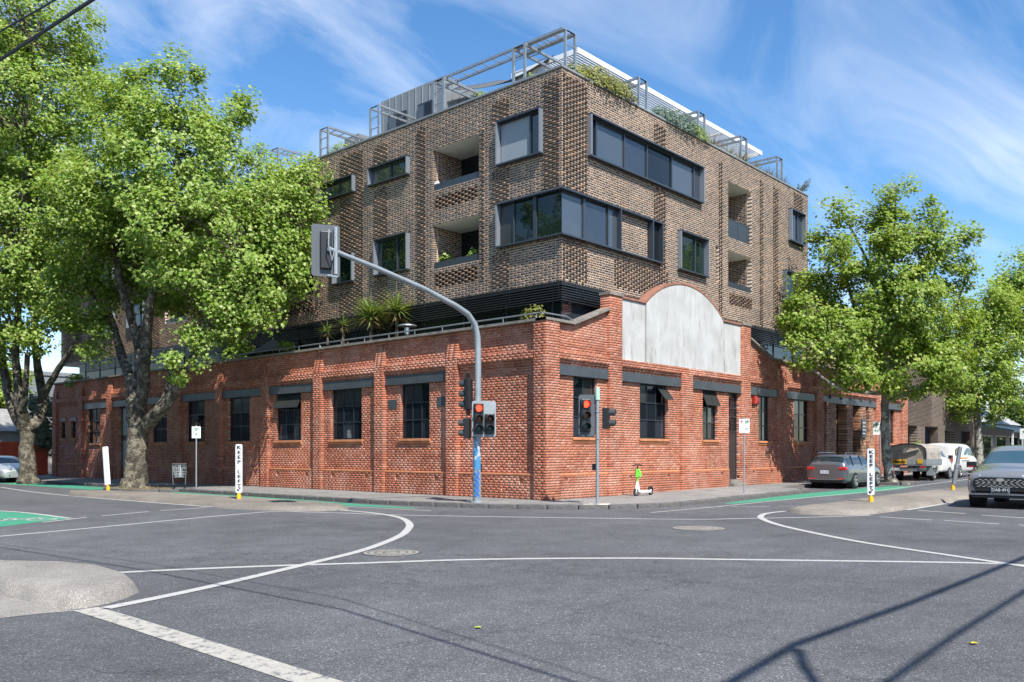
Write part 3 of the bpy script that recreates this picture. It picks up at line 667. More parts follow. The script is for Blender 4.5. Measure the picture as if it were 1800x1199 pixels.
# industrial steel windows
def steel_window(F, a, b, z0, z1, rec, cols, open_top=0, seed=0, blind=False):
    rnd = random.Random(seed); dpt = -rec-0.15; w = 0.05
    fr = MB(); fbox(fr, F, a, a+w, z0, z1, dpt-.04, dpt+.03); fbox(fr, F, b-w, b, z0, z1, dpt-.04, dpt+.03)
    fbox(fr, F, a+w, b-w, z0, z0+w, dpt-.04, dpt+.028); fbox(fr, F, a+w, b-w, z1-w, z1, dpt-.04, dpt+.028)
    zs = [z0+w, z0+(z1-z0)*0.345, z0+(z1-z0)*0.66, z1-w]
    for zz in zs[1:3]: fbox(fr, F, a+w, b-w, zz-.024, zz+.024, dpt-.03, dpt+.026)
    xs_ = [a+w+(b-a-2*w)*i/cols for i in range(cols+1)]
    for x in xs_[1:-1]: fbox(fr, F, x-.02, x+.02, z0+w, z1-w, dpt-.028, dpt+.024)
    wo = fr.build('window', M_['frame'], ware)
    for r in range(3):
        for c in range(cols):
            if r == 2 and open_top and not (open_top == 2 and c < cols-1): continue
            g_ = MB(); fbox(g_, F, xs_[c]+.02, xs_[c+1]-.02, zs[r]+.01, zs[r+1]-.01, dpt-.012, dpt-.004)
            mt = M_['glass']
            if r == 2 and rnd.random() < .6: mt = M_['glass_dusty']
            elif rnd.random() < .25: mt = M_['glass_blind_dark']
            g_.build('pane', mt, wo)
    if open_top:
        # awning sash hung at the head, swung out
        sa = a+w if open_top == 1 else xs_[-2]; L_ = zs[3]-zs[2]; ang = R_(24 if open_top == 1 else 38)
        def Q(s, l, off=0.0): return fac(F, s, zs[3]-l*math.cos(ang)+off*math.sin(ang), dpt+0.03+l*math.sin(ang)+off*math.cos(ang))
        sf = MB(); gl = MB()
        def qbox(mb, s0, s1, l0, l1, o0, o1):
            vs = [Q(s, l, o) for o in (o0, o1) for s, l in ((s0, l0), (s1, l0), (s1, l1), (s0, l1))]
            mb.add(vs, ((0,3,2,1),(4,5,6,7),(0,1,5,4),(1,2,6,5),(2,3,7,6),(3,0,4,7)))
        e = b-w
        qbox(sf, sa, e, 0, .04, 0, .035); qbox(sf, sa, e, L_-.05, L_, 0, .035); qbox(sf, sa, sa+.04, .04, L_-.05, 0, .034); qbox(sf, e-.04, e, .04, L_-.05, 0, .034)
        if open_top == 1:
            for x in xs_[1:-1]: qbox(sf, x-.015, x+.015, .04, L_-.05, 0, .033)
        qbox(gl, sa+.04, e-.04, .04, L_-.05, .012, .02)
        sf.build('open_sash', M_['frame'], wo); gl.build('pane', M_['glass_dusty'], wo)
    # dark room behind
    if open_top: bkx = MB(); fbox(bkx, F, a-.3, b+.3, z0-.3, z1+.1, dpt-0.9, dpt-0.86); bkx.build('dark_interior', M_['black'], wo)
    if z0 > 1:
        sl = MB(); fbox(sl, F, a-.08, b+.08, z0-0.10, z0, -rec-0.2, -rec+0.075); fbox(sl, F, a-.08, b+.08, z0-0.18, z0-0.10, -rec-0.02, -rec+0.03)
        sl.build('sill', M_['terracotta'], wo, bevel=0.02)
    return wo
cols = [3, 3, 3, 2, 2, 2, None, 2, 1, 1]; opn = [0, 0, 1, 0, 0, 0, 0, 0, 0, 0]
for i, ((a, b, z0, z1), c, op) in enumerate(zip(L_open, cols, opn)):
    if c: steel_window(FL, a, b, z0, z1, REC, c, op, 100+i)
for i, ((a, b, z0, z1), c, op) in enumerate(zip(R_open, [2, 3, 2, None, 2, 2, None, 2], [0, 2, 1, 0, 0, 0, 0, 0])):
    if c: steel_window(FR, a, b, z0, z1, REC-0.03, c, op, 200+i)
# narrow tall door with transom lights on the right facade
def narrow_door(F, a, b, z0, z1, rec):
    d = -rec-0.15; fr = MB(); fbox(fr, F, a, a+.06, z0, z1, d-.05, d+.03); fbox(fr, F, b-.06, b, z0, z1, d-.05, d+.03)
    for z in (z0+.02, z0+2.1, z0+2.75, z1-.66, z1-.03): fbox(fr, F, a+.06, b-.06, z-.035, z+.035, d-.05, d+.028)
    do = fr.build('door', M_['frame'], ware)
    lf = MB(); fbox(lf, F, a+.06, b-.06, z0+.05, z0+2.07, d-.02, d+.01); lf.build('door_leaf', plain('door_timber', (0.035, 0.03, 0.03), 0.4), do)
    for za, zb_ in ((z0+2.14, z0+2.71), (z0+2.79, z1-.70), (z1-.62, z1-.07)):
        g_ = MB(); fbox(g_, F, a+.06, b-.06, za, zb_, d-.02, d-.01); g_.build('pane', M_['glass'], do)
    st = MB(); fbox(st, F, a-.1, b+.1, FP+.02, FP+.22, -.35, .18); fbox(st, F, a-.02, b+.02, FP+.22, z0+.02, -.34, -.02); st.build('step', M_['concrete'], do)
a, b, z0, z1 = R_open[3]; narrow_door(FR, a, b, z0, z1, REC-.03)
# green-grey double door under the big tree on the left facade
a, b, z0, z1 = L_open[6]
dm = MB(); fbox(dm, FL, a, a+.08, z0, z1, -REC-.25, -REC-.15); fbox(dm, FL, b-.08, b, z0, z1, -REC-.25, -REC-.15); fbox(dm, FL, a+.08, b-.08, 2.35, 2.62, -REC-.25, -REC-.151); fbox(dm, FL, a+.08, b-.08, z1-.1, z1, -REC-.25, -REC-.151)
dd = dm.build('door', M_['frame'], ware)
for za, zb_ in ((z0+.02, 2.34), (2.63, z1-.11)):
    lf = MB(); fbox(lf, FL, a+.09, b-.09, za, zb_, -REC-.22, -REC-.18); lf.build('door_leaf', plain('door_grey', (0.33, 0.37, 0.35), 0.5), dd)
# recessed entrance bay with brick posts of older brick
eb = Bricks()
ea, ee = R_open[6][0], R_open[6][1]
posts = [(ea, 24.05), (25.55, 26.05+.35), (27.55, 28.35), (ee-.75, ee)]
for pa_, pb_ in posts: eb.lay(FR, pa_, pb_, ZB, LB, -0.06, (), 'flemish', 0.5, 0.5)
eb.lay(FR, ea, ee, ZB, LB, -0.62, [(24.2, 25.4, 0, 2.5), (26.6, 27.4, 0, 2.6), (28.5, 28.8, 0, 2.5)], 'flemish', 0.1, 0.15)
eb.build('entrance_brickwork', M_['old_brick'], M_['tan_mortar'], ware)
for k, (a, b) in enumerate(((24.2, 25.4), (26.6, 27.4), (28.45, 28.85))):
    dm = MB(); fbox(dm, FR, a, b, 0.1, 2.5, -.70, -.64); fbox(dm, FR, a+.04, a+.1, 0.1, 2.5, -.64, -.61); fbox(dm, FR, b-.1, b-.04, .1, 2.5, -.64, -.61); dm.build('door', M_['frame'], ware)
sg = MB(); fbox(sg, FR, 27.62, 28.28, 2.45, 3.55, -.055, .0); so = sg.build('name_board', M_['steel_paint'], ware)
for k in range(4):
    ln = MB(); fbox(ln, FR, 27.75, 28.15-.08*(k % 2), 3.3-.2*k, 3.34-.2*k, .0, .004); ln.build('text_line', M_['sign_white'], so)
fl = MB(); fbox(fl, FR, 22.42, 22.62, 4.08, 4.28, .0, .10); fl.build('alarm_box', M_['red_plastic'], ware)
bell = MB(); bell.lathe([(0.02, 0), (0.16, 0.0), (0.17, 0.05), (0.12, 0.12), (0.03, 0.15)], 18, face_M(fac(FR, 14.95, 4.0, -.12), (1, 0, 0), (0, 0, 1)))
fbox(bell, FR, 14.55, 14.8, 3.85, 4.2, -.13, .02); bell.build('alarm_bell', M_['red_plastic'], ware)
# interior shell and terrace deck
sh_ = MB(); sh_.box(0.5, 35.0, 0.5, 40.8, 4.85, 5.05); sh_.build('terrace_deck', M_['concrete_dark'], ware)
sh_ = MB(); sh_.box(1.35, 34.6, 40.45, 40.85, -0.05, 4.8); sh_.box(34.6, 35.0, 1.5, 40.4, -0.05, 4.8); sh_.build('rear_wall', M_['red_mortar'], ware)
# pipe rail behind the left coping
rl = MB(); rl.tube([(0.22, y, 6.26) for y in (0.35, 10, 20, 24)], 0.025, 6); rl.tube([(0.22, 0.35, 6.26), (1.3, 0.22, 6.24), (1.75, 0.22, 6.12)], 0.024, 6)
for y in np.arange(0.6, 24, 1.5): rl.tube([(0.22, y, 6.05), (0.22, y, 6.26)], 0.016, 5)
rl.build('pipe_rail', M_['galv'], ware, smooth=True)
# ================================================================ BROWN BRICK APARTMENTS ABOVE
apt = empty('apartment_building', (BX, BY, 0), 0, 'upper storeys of dark brown brick with projecting box windows and roof garden above warehouse', 'building')
apt_off = Vector((-BX, -BY, 0))
class AM(MB):          # world coordinates in, local to the apartment empty out
    def build(s, name, mat, parent=None, **kw):
        o = MB.build(s, name, mat, parent, **kw)
        if parent is apt: o.location = apt_off
        return o
AZ0 = 7.62; AZ1 = AZ0+86*CH     # 15.016
def az(z): return AZ0+round((z-AZ0)/CH)*CH
L_END = 44.6; R_END = 22.4
snapA = lambda H: [(a, b, az(c), az(d)) for a, b, c, d in H]
L_win = [('W1', 1.71, 3.84, 12.2, 13.77, 2, 'blind'), ('W2', 8.77, 11.29, 12.98, 13.72, 2, 'mix'), ('W3', 12.31, 14.77, 12.95, 13.72, 2, 'mix'), ('W4', 8.78, 10.91, 9.1, 10.66, 2, 'green'), ('W5', 12.35, 13.79, 9.07, 10.35, 1, 'green'),
         ('W6', 19.0, 21.3, 9.1, 10.66, 2, 'green'), ('W7', 19.0, 21.3, 12.2, 13.72, 2, 'mix'), ('W8', 23.2, 25.4, 9.1, 10.66, 2, 'green'), ('W9', 23.2, 25.4, 12.2, 13.72, 2, 'mix'), ('W10', 32, 34.2, 9.1, 10.66, 2, 'green'), ('W11', 36.2, 38.4, 9.1, 10.66, 2, 'green'), ('W12', 36.2, 38.4, 12.2, 13.72, 2, 'mix')]
L_bal = [(4.88, 7.41, 12.0, 13.67), (4.88, 7.41, 8.95, 10.62), (15.45, 17.9, 12.0, 13.67), (15.45, 17.9, 8.95, 10.62), (27.2, 29.7, 8.95, 10.62), (27.2, 29.7, 12.0, 13.67)]
R_win = [('big', 3.35, 11.39, 12.24, 13.8, 4, 'mix'), ('R3', 9.47, 11.78, 9.17, 10.76, 2, 'green'), ('R4', 20.03, 21.75, 12.3, 13.87, 2, 'dark'), ('R5', 19.4, 21.95, 9.2, 10.72, 2, 'green')]
R_bal = [(13.82, 16.09, 11.36, 13.78), (13.82, 16.09, 9.1, 10.7)]
L_cwin = (BY, 3.84, 9.15, 10.76); R_cwin = (BX, 8.12, 9.15, 10.76)
L_vent = [(4.93, 7.34, 11.2, 11.78), (4.93, 7.34, 8.16, 8.70), (15.5, 17.85, 8.16, 8.70), (15.5, 17.85, 11.2, 11.78)]
R_vent = [(13.91, 16.15, 8.28, 8.80)]
LH = snapA([(w[1], w[2], w[3], w[4]) for w in L_win]+L_bal+[L_cwin]+L_vent)
RH = snapA([(w[1], w[2], w[3], w[4]) for w in R_win]+R_bal+[(R_cwin[0], R_cwin[1], R_cwin[2], R_cwin[3])]+R_vent+[(12.70, 12.90, 9.08, 10.68)])
ZL_ = [(0.99, 1.66, 10.85, 14.8), (3.2, 4.1, 10.9, 12.1), (3.2, 4.1, 13.85, 14.7), (3.2, 4.1, 7.75, 9.0), (7.70, 8.30, 7.7, 14.8), (10.1, 11.1, 7.7, 12.8), (10.1, 11.1, 13.8, 14.7), (11.75, 13.35, 7.7, 14.8), (4.56, 4.74, 8.2, 13.8), (18.2, 18.8, 7.7, 14.8), (21.6, 23.0, 7.7, 14.8), (25.8, 26.4, 7.7, 14.8), (30.2, 31.8, 7.7, 14.8), (38.6, 40.2, 7.7, 14.8), (41.0, 44.2, 7.7, 11)]
ZR_ = [(1.98, 3.28, 7.7, 14.85), (7.72, 8.62, 7.7, 14.8), (12.92, 13.26, 7.7, 14.5), (16.85, 17.3, 7.7, 14.6), (18.37, 18.8, 7.7, 14.6), (20.66, 21.72, 13.9, 14.85)]
def zone_prot(Z, tri=None):
    def f(s, z, k, ui):
        if ui == 1:
            for a, b, c, d in Z:
                if a < s < b and c < z < d: return 0.055
            if tri and tri(s, z): return 0.055
        return 0.0
    return f
def browntone(s, z, ui, t):
    return min(1.0, (t**1.35)*0.9+(0.10 if ui else 0.0))
ab = Bricks(0.067, 0.018, 0.005)
ab.lay(BL, BY+0.03, L_END, AZ0, AZ1, 0.0, LH, 'flemish', 0.22, 0.30, prot=zone_prot(ZL_), tonef=browntone, ends=(False, True))
ab.lay(BR, BX, R_END, AZ0, AZ1, 0.0, RH, 'flemish', 0.22, 0.30, prot=zone_prot(ZR_, lambda s, z: z < 9.0 and s > 5.0 and s < 8.7 and (s-5.0)/3.7 > (z < 7.9) + (9.0-z)/1.4-0.9), tonef=browntone, ends=(False, True))
# brick panel inside the corner window frame, set slightly back
ab.lay(BR, 5.25, 7.33, az(9.15)+CH, az(10.76)-CH, -0.04, (), 'flemish', 0.1, 0.15, tonef=browntone)
# side walls of the balconies
for a, b, c, d in snapA(L_bal): ab.lay(((0, b, 0), (1, 0, 0), (0, -1, 0)), BX+0.25, BX+1.7, c, d, 0.0, (), 'flemish', 0.05, 0.1, tonef=browntone, ends=(False, False))
for a, b, c, d in snapA(R_bal):
    ab.lay(((b, 0, 0), (0, 1, 0), (-1, 0, 0)), BY+0.25, BY+1.5, c, d, 0.0, (), 'flemish', 0.05, 0.1, tonef=browntone, ends=(False, False))
    ab.lay(((0, BY+1.5, 0), (1, 0, 0), (0, -1, 0)), a, b-0.85, c, d, 0.0, (), 'flemish', 0.05, 0.1, tonef=browntone, ends=(False, False))
# end walls and rear block
ab.lay(((R_END, 0, 0), (0, 1, 0), (1, 0, 0)), BY+0.25, BY+9, AZ0, AZ1, 0.0, (), 'flemish', 0.1, 0.2, tonef=browntone)
ab.lay(((0, 3.2, 0), (1, 0, 0), (0, -1, 0)), R_END+0.25, 39, 5.0, 5.0+68*CH, 0.0, [(25, 27, 7.2, 9.2), (30, 32, 7.2, 9.2), (35, 37, 7.2, 9.2)], 'flemish', 0.2, 0.3, prot=lambda s, z, k, ui: 0.05 if ui and int(s) % 3 == 0 else 0, tonef=browntone)
bo = ab.build('brickwork', M_['brown_brick'], M_['tan_mortar'], apt); bo.location = apt_off
for o in apt.children: o.location = apt_off
# hit-and-miss vent panels
vb = Bricks(0.07, 0.014)
for F, H in ((BL, L_vent), (BR, R_vent)):
    for a, b, c, d in snapA(H):
        vb.lay(F, a, b, c, d, 0.0, (), 'flemish', 0.10, 0.1, prot=lambda s, z, k, ui: None if ui == 1 else 0.0, core=False, tonef=lambda s, z, ui, t: 0.3+0.6*t)
o = vb.build('vent_brickwork', M_['brown_brick'], None, apt); o.location = apt_off
for F, H in ((BL, L_vent), (BR, R_vent)):
    for a, b, c, d in snapA(H):
        m = AM(); fbox(m, F, a-.05, b+.05, c-.05, d+.05, -.24, -.12); m.build('vent_panel', M_['black'], apt)
# slabs, cap, underside
m = AM(); m.box(BX+.31, R_END-.31, BY+.31, L_END-.31, AZ1-0.35, AZ1-0.12); m.box(R_END-.2, 38.9, 3.45, 14, 10.55, 10.8); m.build('roof_slab', M_['concrete_dark'], apt)
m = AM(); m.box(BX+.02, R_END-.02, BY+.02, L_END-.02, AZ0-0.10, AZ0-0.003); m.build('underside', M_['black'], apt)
m = AM(); fbox(m, BL, BY-.03, L_END+.03, AZ1, AZ1+.07, -.36, .03); fbox(m, BR, BX+.36, R_END+.03, AZ1+.001, AZ1+.068, -.36, .031); m.box(22.38, 39, 3.15, 3.5, 5+68*CH, 5+68*CH+.06); m.build('parapet_cap', M_['zinc'], apt)
for a, b in ((25, 27), (30, 32), (35, 37)):
    m = AM(); m.box(a-.02, b+.02, 3.32, 3.36, 7.2, 9.2); m.build('window', M_['glass'], apt)
# box windows that stand out from the brickwork
def box_window(F, a, b, z0, z1, panes, style, proj=0.2, key=0, sides=(True, True)):
    rnd = random.Random(key); z0 = az(z0); z1 = az(z1)
    fr = AM(); t_ = 0.055
    fbox(fr, F, a, b, z1-t_, z1, -.2, proj, 0); fbox(fr, F, a, b, z0, z0+t_, -.2, proj, 0)
    if sides[0]: fbox(fr, F, a, a+t_, z0+t_, z1-t_, -.2, proj-.001, 1)
    if sides[1]: fbox(fr, F, b-t_, b, z0+t_, z1-t_, -.2, proj-.001, 1)
    gd = -0.03; e0 = a+(t_ if sides[0] else 0); e1 = b-(t_ if sides[1] else 0)
    xs_ = [e0+(e1-e0)*p for p in panes]
    for x in xs_[1:-1]: fbox(fr, F, x-.035, x+.035, z0+t_, z1-t_, gd-.05, gd+.06, 0)
    fbox(fr, F, e0, e1, z0+t_, z0+t_+.05, gd-.05, gd+.055, 0); fbox(fr, F, e0, e1, z1-t_-.05, z1-t_, gd-.05, gd+.055, 0)
    w = fr.build('window', [M_['box_frame'], M_['box_side_lit']], apt)
    for i in range(len(xs_)-1):
        g_ = MB(); fbox(g_, F, xs_[i]+.03, xs_[i+1]-.03, z0+t_+.04, z1-t_-.04, gd-.01, gd)
        mt = {'blind': M_['glass_pale'] if i else M_['glass_blind_dark'], 'green': M_['glass_green'], 'dark': M_['glass_blind_dark'], 'mix': pick(rnd.random(), [M_['glass_blind_dark'], M_['glass'], M_['glass_blind_dark'], M_['glass_blind']])}[style]
        g_.build('pane', mt, w)
    return w
for i, (nm, a, b, z0, z1, n_, st) in enumerate(L_win):
    pn = {1: [0, 1], 2: [0, .36, 1]}[n_]
    if nm in ('W2', 'W3'): pn = [0, .47, 1]
    if nm == 'W1': pn = [0, .27, 1]
    box_window(BL, a, b, z0, z1, pn, st, 0.2, i)
for i, (nm, a, b, z0, z1, n_, st) in enumerate(R_win):
    pn = [0, .06, .285, .48, .71, .93, 1] if n_ == 4 else [0, .62, 1]
    box_window(BR, a, b, z0, z1, pn, st, 0.2, 40+i)
# wrap-round corner window and its long frame
z0, z1 = az(9.15), az(10.76); fr = AM(); t_ = 0.06; PJ = 0.2
fbox(fr, BL, BY-PJ, 3.84, z1-t_, z1, -.25, PJ); fbox(fr, BL, BY-PJ, 3.84, z0, z0+t_, -.25, PJ)
fbox(fr, BR, BX+.25, 8.12, z1-t_, z1, -.25, PJ); fbox(fr, BR, BX+.25, 8.12, z0, z0+t_, -.25, PJ)
fbox(fr, BL, 3.84-t_, 3.84, z0+t_, z1-t_, -.25, PJ-.001, 1)
for x in (5.18, 7.36, 8.12-t_): fbox(fr, BR, x, x+t_, z0+t_, z1-t_, -.25, PJ-.001, 0)
for x in (2.0, 3.05): fbox(fr, BL, x, x+.05+.09*(x < 2.5), z0+t_, z1-t_, -.05, .06)
for x in (3.05, 4.55): fbox(fr, BR, x, x+.05+.09*(x < 3.5), z0+t_, z1-t_, -.05, .06)
cw = fr.build('corner_window', [M_['box_frame'], M_['box_side_lit']], apt)
for F, a, b, mt in ((BL, BY, 2.0, 'glass_green'), (BL, 2.14, 3.05, 'glass_green'), (BL, 3.1, 3.78, 'glass_dusty'), (BR, BX, 3.05, 'glass_blind'), (BR, 3.19, 4.55, 'glass_blind_dark'), (BR, 4.6, 5.18, 'glass_blind'), (BR, 7.42, 8.06, 'glass')):
    g_ = MB(); fbox(g_, F, a, b, z0+t_, z1-t_, -.01, .0); g_.build('pane', M_[mt], cw)
m = AM(); fbox(m, BR, 12.71, 12.89, az(9.08), az(10.68), -.2, -.15); m.build('slot_window', M_['glass'], apt)
# balconies
def balcony(F, a, b, c, d, tall, other):
    c, d = az(c), az(d); m = AM(); fbox(m, F, a-.01, b+.01, d-.001, d+.08, -1.75, -.01)
    s = m.build('balcony_soffit', M_['soffit'], apt)
    m = AM(); fbox(m, F, a-.01, b+.01, c-.12, c+.004, -1.75, -.012); m.build('balcony_floor', M_['concrete'], apt)
    m = AM(); fbox(m, F, a+(0 if F is BL else b-a-.85), b, c, d, -1.62, -1.58); fbox(m, F, (a+b)/2-.03, (a+b)/2+.03, c, d-.2, -1.58, -1.54); m.build('balcony_glazing', M_['glass'], apt)
    m = AM(); fbox(m, F, a-.1, a, c, d, -1.7, -.25); m.build('balcony_side', M_['tan_mortar'], apt)
    m = AM()
    if tall:
        fbox(m, F, a, b, c+.03, c+.85, -.16, -.13); fbox(m, F, a, b, c+.85, c+.90, -.17, -.12); fbox(m, F, (a+b)/2-.01, (a+b)/2+.01, c+.03, c+.85, -.125, -.12)
    else:
        fbox(m, F, a, b, c+.0, c+.28, -.14, -.06)
    m.build('balcony_rail', M_['box_frame'], apt)
for i, q in enumerate(L_bal): balcony(BL, *q, False, None)
balcony(BR, *R_bal[0], True, None); balcony(BR, *R_bal[1], False, None)
# glazed recessed storey with long louvre blades under the brickwork
m = AM(); m.box(BX+.18, BX+.22, BY+.2, 42, 5.05, AZ0-.11); gl_ = m.build('terrace_glazing', M_['glass_deep'], apt)
m = AM(); m.box(BX+.225, 22, BY+.18, BY+.22, 5.05, AZ0-.11); m.build('terrace_glazing', M_['glass_blind_dark'], apt)
for y in np.arange(BY+.5, 42, 2.2): m = AM(); m.box(BX+.14, BX+.175, y, y+.05, 5.05, AZ0-.11); m.build('mullion', M_['frame'], apt)
for x in np.arange(BX+1.4, 22, 2.2): m = AM(); m.box(x, x+.05, BY+.14, BY+.175, 5.05, AZ0-.11); m.build('mullion', M_['frame'], apt)
for k in range(7):
    z = AZ0-0.14-k*0.088
    m = AM(); m.box(BX-.06, BX+.015, BY-.06, 41.5, z-.014, z+.014); m.build('louvre_slat', M_['slat'], apt)
    m = AM(); m.box(BX+.016, 22.2, BY-.06, BY+.015, z-.014, z+.014); m.build('louvre_slat', M_['slat'], apt)
for y in np.arange(BY+.1, 41, 2.3): m = AM(); m.box(BX-.02, BX+.01, y, y+.03, AZ0-.70, AZ0-.02); m.build('louvre_bracket', M_['slat'], apt)
for x in np.arange(BX+.8, 22, 2.3): m = AM(); m.box(x, x+.03, BY-.02, BY+.01, AZ0-.70, AZ0-.02); m.build('louvre_bracket', M_['slat'], apt)
# steel ladder frames on the roof edge
def ladder(mb, a, b, off, rung=0.45, w=0.07):
    a = Vector(a); b = Vector(b); off = Vector(off); mb.bar(a, b, w, w*1.3); mb.bar(a+off, b+off, w, w*1.3)
    n_ = max(1, int((b-a).length/rung))
    for i in range(n_+1):
        p = a+(b-a)*(i/n_); mb.bar(p, p+off, 0.03)
def frame(F, s, h, inward, name='trellis_frame'):
    m = AM(); top = AZ1+h
    p0 = fac(F, s, AZ1+.05, -.2); p1 = fac(F, s, top, -.2); off = fac(F, s+.55, AZ1+.05, -.2)-p0
    ladder(m, p0, p1, off); q1 = fac(F, s, top, -.2-inward); ladder(m, p1, q1, off)
    m.build(name, M_['galv'], apt)
for s, h, inw in ((2.75, 1.43, 3.6), (7.0, 1.43, 3.0), (11.0, 1.43, 3.0), (14.6, 1.4, 3.0), (18.6, 1.4, 3.0)): frame(BL, s, h, inw)
for s, h, inw in ((2.35, 1.52, 2.4), (6.95, 1.3, 2.2), (11.5, 1.3, 2.2), (15.4, 1.3, 2.2), (19.2, 1.3, 2.2)): frame(BR, s, h, inw)
m = AM(); ladder(m, (BX+.35, BY+.2, AZ1+1.52), (BX+.35, 8.0, AZ1+1.52), (.55, 0, 0), 0.55); m.build('trellis_beam', M_['galv'], apt)
# zinc clad penthouse with windows, chimney box, white louvred canopy, shade sail
m = AM(); m.box(4.2, 11, 9.2, 13.4, AZ1-.12, 17.85); m.box(7.5, 20, 5.2, 9.1, AZ1-.12, 17.2); m.build('penthouse', M_['zinc'], apt)
m = AM()
for y in np.arange(9.2, 13.45, 0.45): m.box(4.165, 4.2, y, y+.03, AZ1, 17.85)
for x in np.arange(4.2, 8, 0.45): m.box(x, x+.03, 9.165, 9.2, AZ1, 17.85)
m.build('cladding_seams', M_['zinc'], apt)
for a, b in ((9.9, 10.8), (11.6, 12.8)):
    m = AM(); m.box(4.12, 4.17, a, b, AZ1+.05, 17.0); wpo = m.build('window', M_['frame'], apt)
    for k in (0, 1): g_ = MB(); g_.box(4.105, 4.118, a+.06+k*(b-a)/2, a+(b-a)/2-.04+k*(b-a)/2, AZ1+.1, 16.92); g_.build('pane', M_['glass_blind'] if k else M_['glass'], wpo)
m = AM(); m.box(7.45, 7.5, 5.5, 8.9, AZ1, 17); m.box(8, 19.5, 5.15, 5.2, AZ1, 17.0); m.build('penthouse_glazing', M_['glass'], apt)
m = AM(); m.box(4.0, 4.9, 14.8, 15.9, AZ1-.1, 16.7); m.box(3.97, 4.0, 15.3, 15.33, AZ1, 16.7); m.build('chimney_box', M_['zinc'], apt)
m = AM(); m.box(5.7, 21.6, 3.05, 3.12, 17.45, 17.66); m.box(5.63, 5.7, 3.05, 6.6, 17.45, 17.66); m.box(5.7, 21.6, 6.5, 6.57, 17.45, 17.66); m.box(21.53, 21.6, 3.12, 6.5, 17.45, 17.66)
for x in (9.5, 13.4, 17.4): m.box(x, x+.08, 3.12, 6.5, 17.45, 17.6)
for x in (6.2, 13.4, 21.0): m.box(x, x+.1, 5.0, 5.1, AZ1-.1, 17.45)
cn = m.build('canopy', M_['white_metal'], apt)
for y in np.arange(3.25, 6.5, 0.14):
    m2 = MB(); m2.box(5.72, 21.5, y, y+.075, 17.5, 17.52); m2.build('canopy_slat', M_['white_metal'], cn)
m = AM(); n_ = 10
P00, P10, P01, P11 = Vector((4.25, 8.9, 17.2)), Vector((4.7, 3.5, 17.2)), Vector((7.6, 9.0, 18.7)), Vector((7.6, 6.7, 18.5))
vs = []
for i in range(n_+1):
    for j in range(n_+1):
        a_, b_ = i/n_, j/n_; p = (P00*(1-a_)+P10*a_)*(1-b_)+(P01*(1-a_)+P11*a_)*b_
        p.z -= 0.45*math.sin(math.pi*a_)*(1-.5*b_); vs.append(p)
m.add(vs, [(i*(n_+1)+j, (i+1)*(n_+1)+j, (i+1)*(n_+1)+j+1, i*(n_+1)+j+1) for i in range(n_) for j in range(n_)])
so = m.build('shade_sail', M_['sail'], apt, smooth=True); so.modifiers.new('thick', 'SOLIDIFY').thickness = 0.015
# ================================================================ TREES
def leaf_mat(name, c0, c1, c2, trans=0.42):
    m, t, p = newmat(name); L = t.links.new
    ge = N(t, 'ShaderNodeNewGeometry'); r = ramp(t, [(0.0, c0), (0.55, c1), (1.0, c2)]); L(ge.outputs['Random Per Island'], r.inputs[0])
    L(r.outputs[0], p.inputs['Base Color']); p.inputs['Roughness'].default_value = 0.5; p.inputs['Specular IOR Level'].default_value = 0.25
    tr = N(t, 'ShaderNodeBsdfTranslucent'); mc = N(t, 'ShaderNodeMixRGB', blend_type='MULTIPLY'); mc.inputs[0].default_value = 1; mc.inputs[2].default_value = (1.25, 1.15, 0.45, 1)
    L(r.outputs[0], mc.inputs[1]); L(mc.outputs[0], tr.inputs[0])
    ms = N(t, 'ShaderNodeMixShader'); ms.inputs[0].default_value = trans; o = t.nodes['Material Output']
    L(p.outputs[0], ms.inputs[1]); L(tr.outputs[0], ms.inputs[2]); L(ms.outputs[0], o.inputs['Surface'])
    return m
M_['leaf'] = leaf_mat('leaf_plane', (0.13, 0.24, 0.030), (0.25, 0.37, 0.060), (0.45, 0.53, 0.21))
M_['leaf_fresh'] = leaf_mat('leaf_fresh', (0.12, 0.22, 0.022), (0.24, 0.35, 0.045), (0.42, 0.48, 0.16))
M_['leaf_dark'] = leaf_mat('leaf_dark', (0.035, 0.075, 0.022), (0.06, 0.11, 0.03), (0.10, 0.16, 0.05), 0.25)
M_['leaf_olive'] = leaf_mat('leaf_olive', (0.10, 0.125, 0.075), (0.16, 0.19, 0.11), (0.24, 0.27, 0.17), 0.2)
def bark(name, a, b, c, sc):
    m, t, p = newmat(name); L = t.links.new; tcn = N(t, 'ShaderNodeTexCoord')
    n = N(t, 'ShaderNodeTexNoise'); n.inputs['Scale'].default_value = sc; n.inputs['Detail'].default_value = 7; n.inputs['Roughness'].default_value = 0.65; n.inputs['Distortion'].default_value = 0.6
    L(tcn.outputs['Object'], n.inputs[0]); r = ramp(t, [(0.40, a), (0.50, b), (0.58, c)]); L(n.outputs['Fac'], r.inputs[0]); L(r.outputs[0], p.inputs['Base Color'])
    p.inputs['Roughness'].default_value = 0.9; n2 = N(t, 'ShaderNodeTexNoise'); n2.inputs['Scale'].default_value = 14; n2.inputs['Detail'].default_value = 6; L(tcn.outputs['Object'], n2.inputs[0])
    bb = N(t, 'ShaderNodeBump'); bb.inputs['Strength'].default_value = 1.0; bb.inputs['Distance'].default_value = 0.09; L(n2.outputs['Fac'], bb.inputs['Height']); L(bb.outputs[0], p.inputs['Normal'])
    return m
M_['bark'] = bark('bark_plane', (0.048, 0.040, 0.030), (0.105, 0.090, 0.066), (0.215, 0.195, 0.145), 3.6)
M_['bark_pale'] = bark('bark_pale', (0.13, 0.115, 0.095), (0.27, 0.25, 0.21), (0.42, 0.40, 0.35), 2.6)
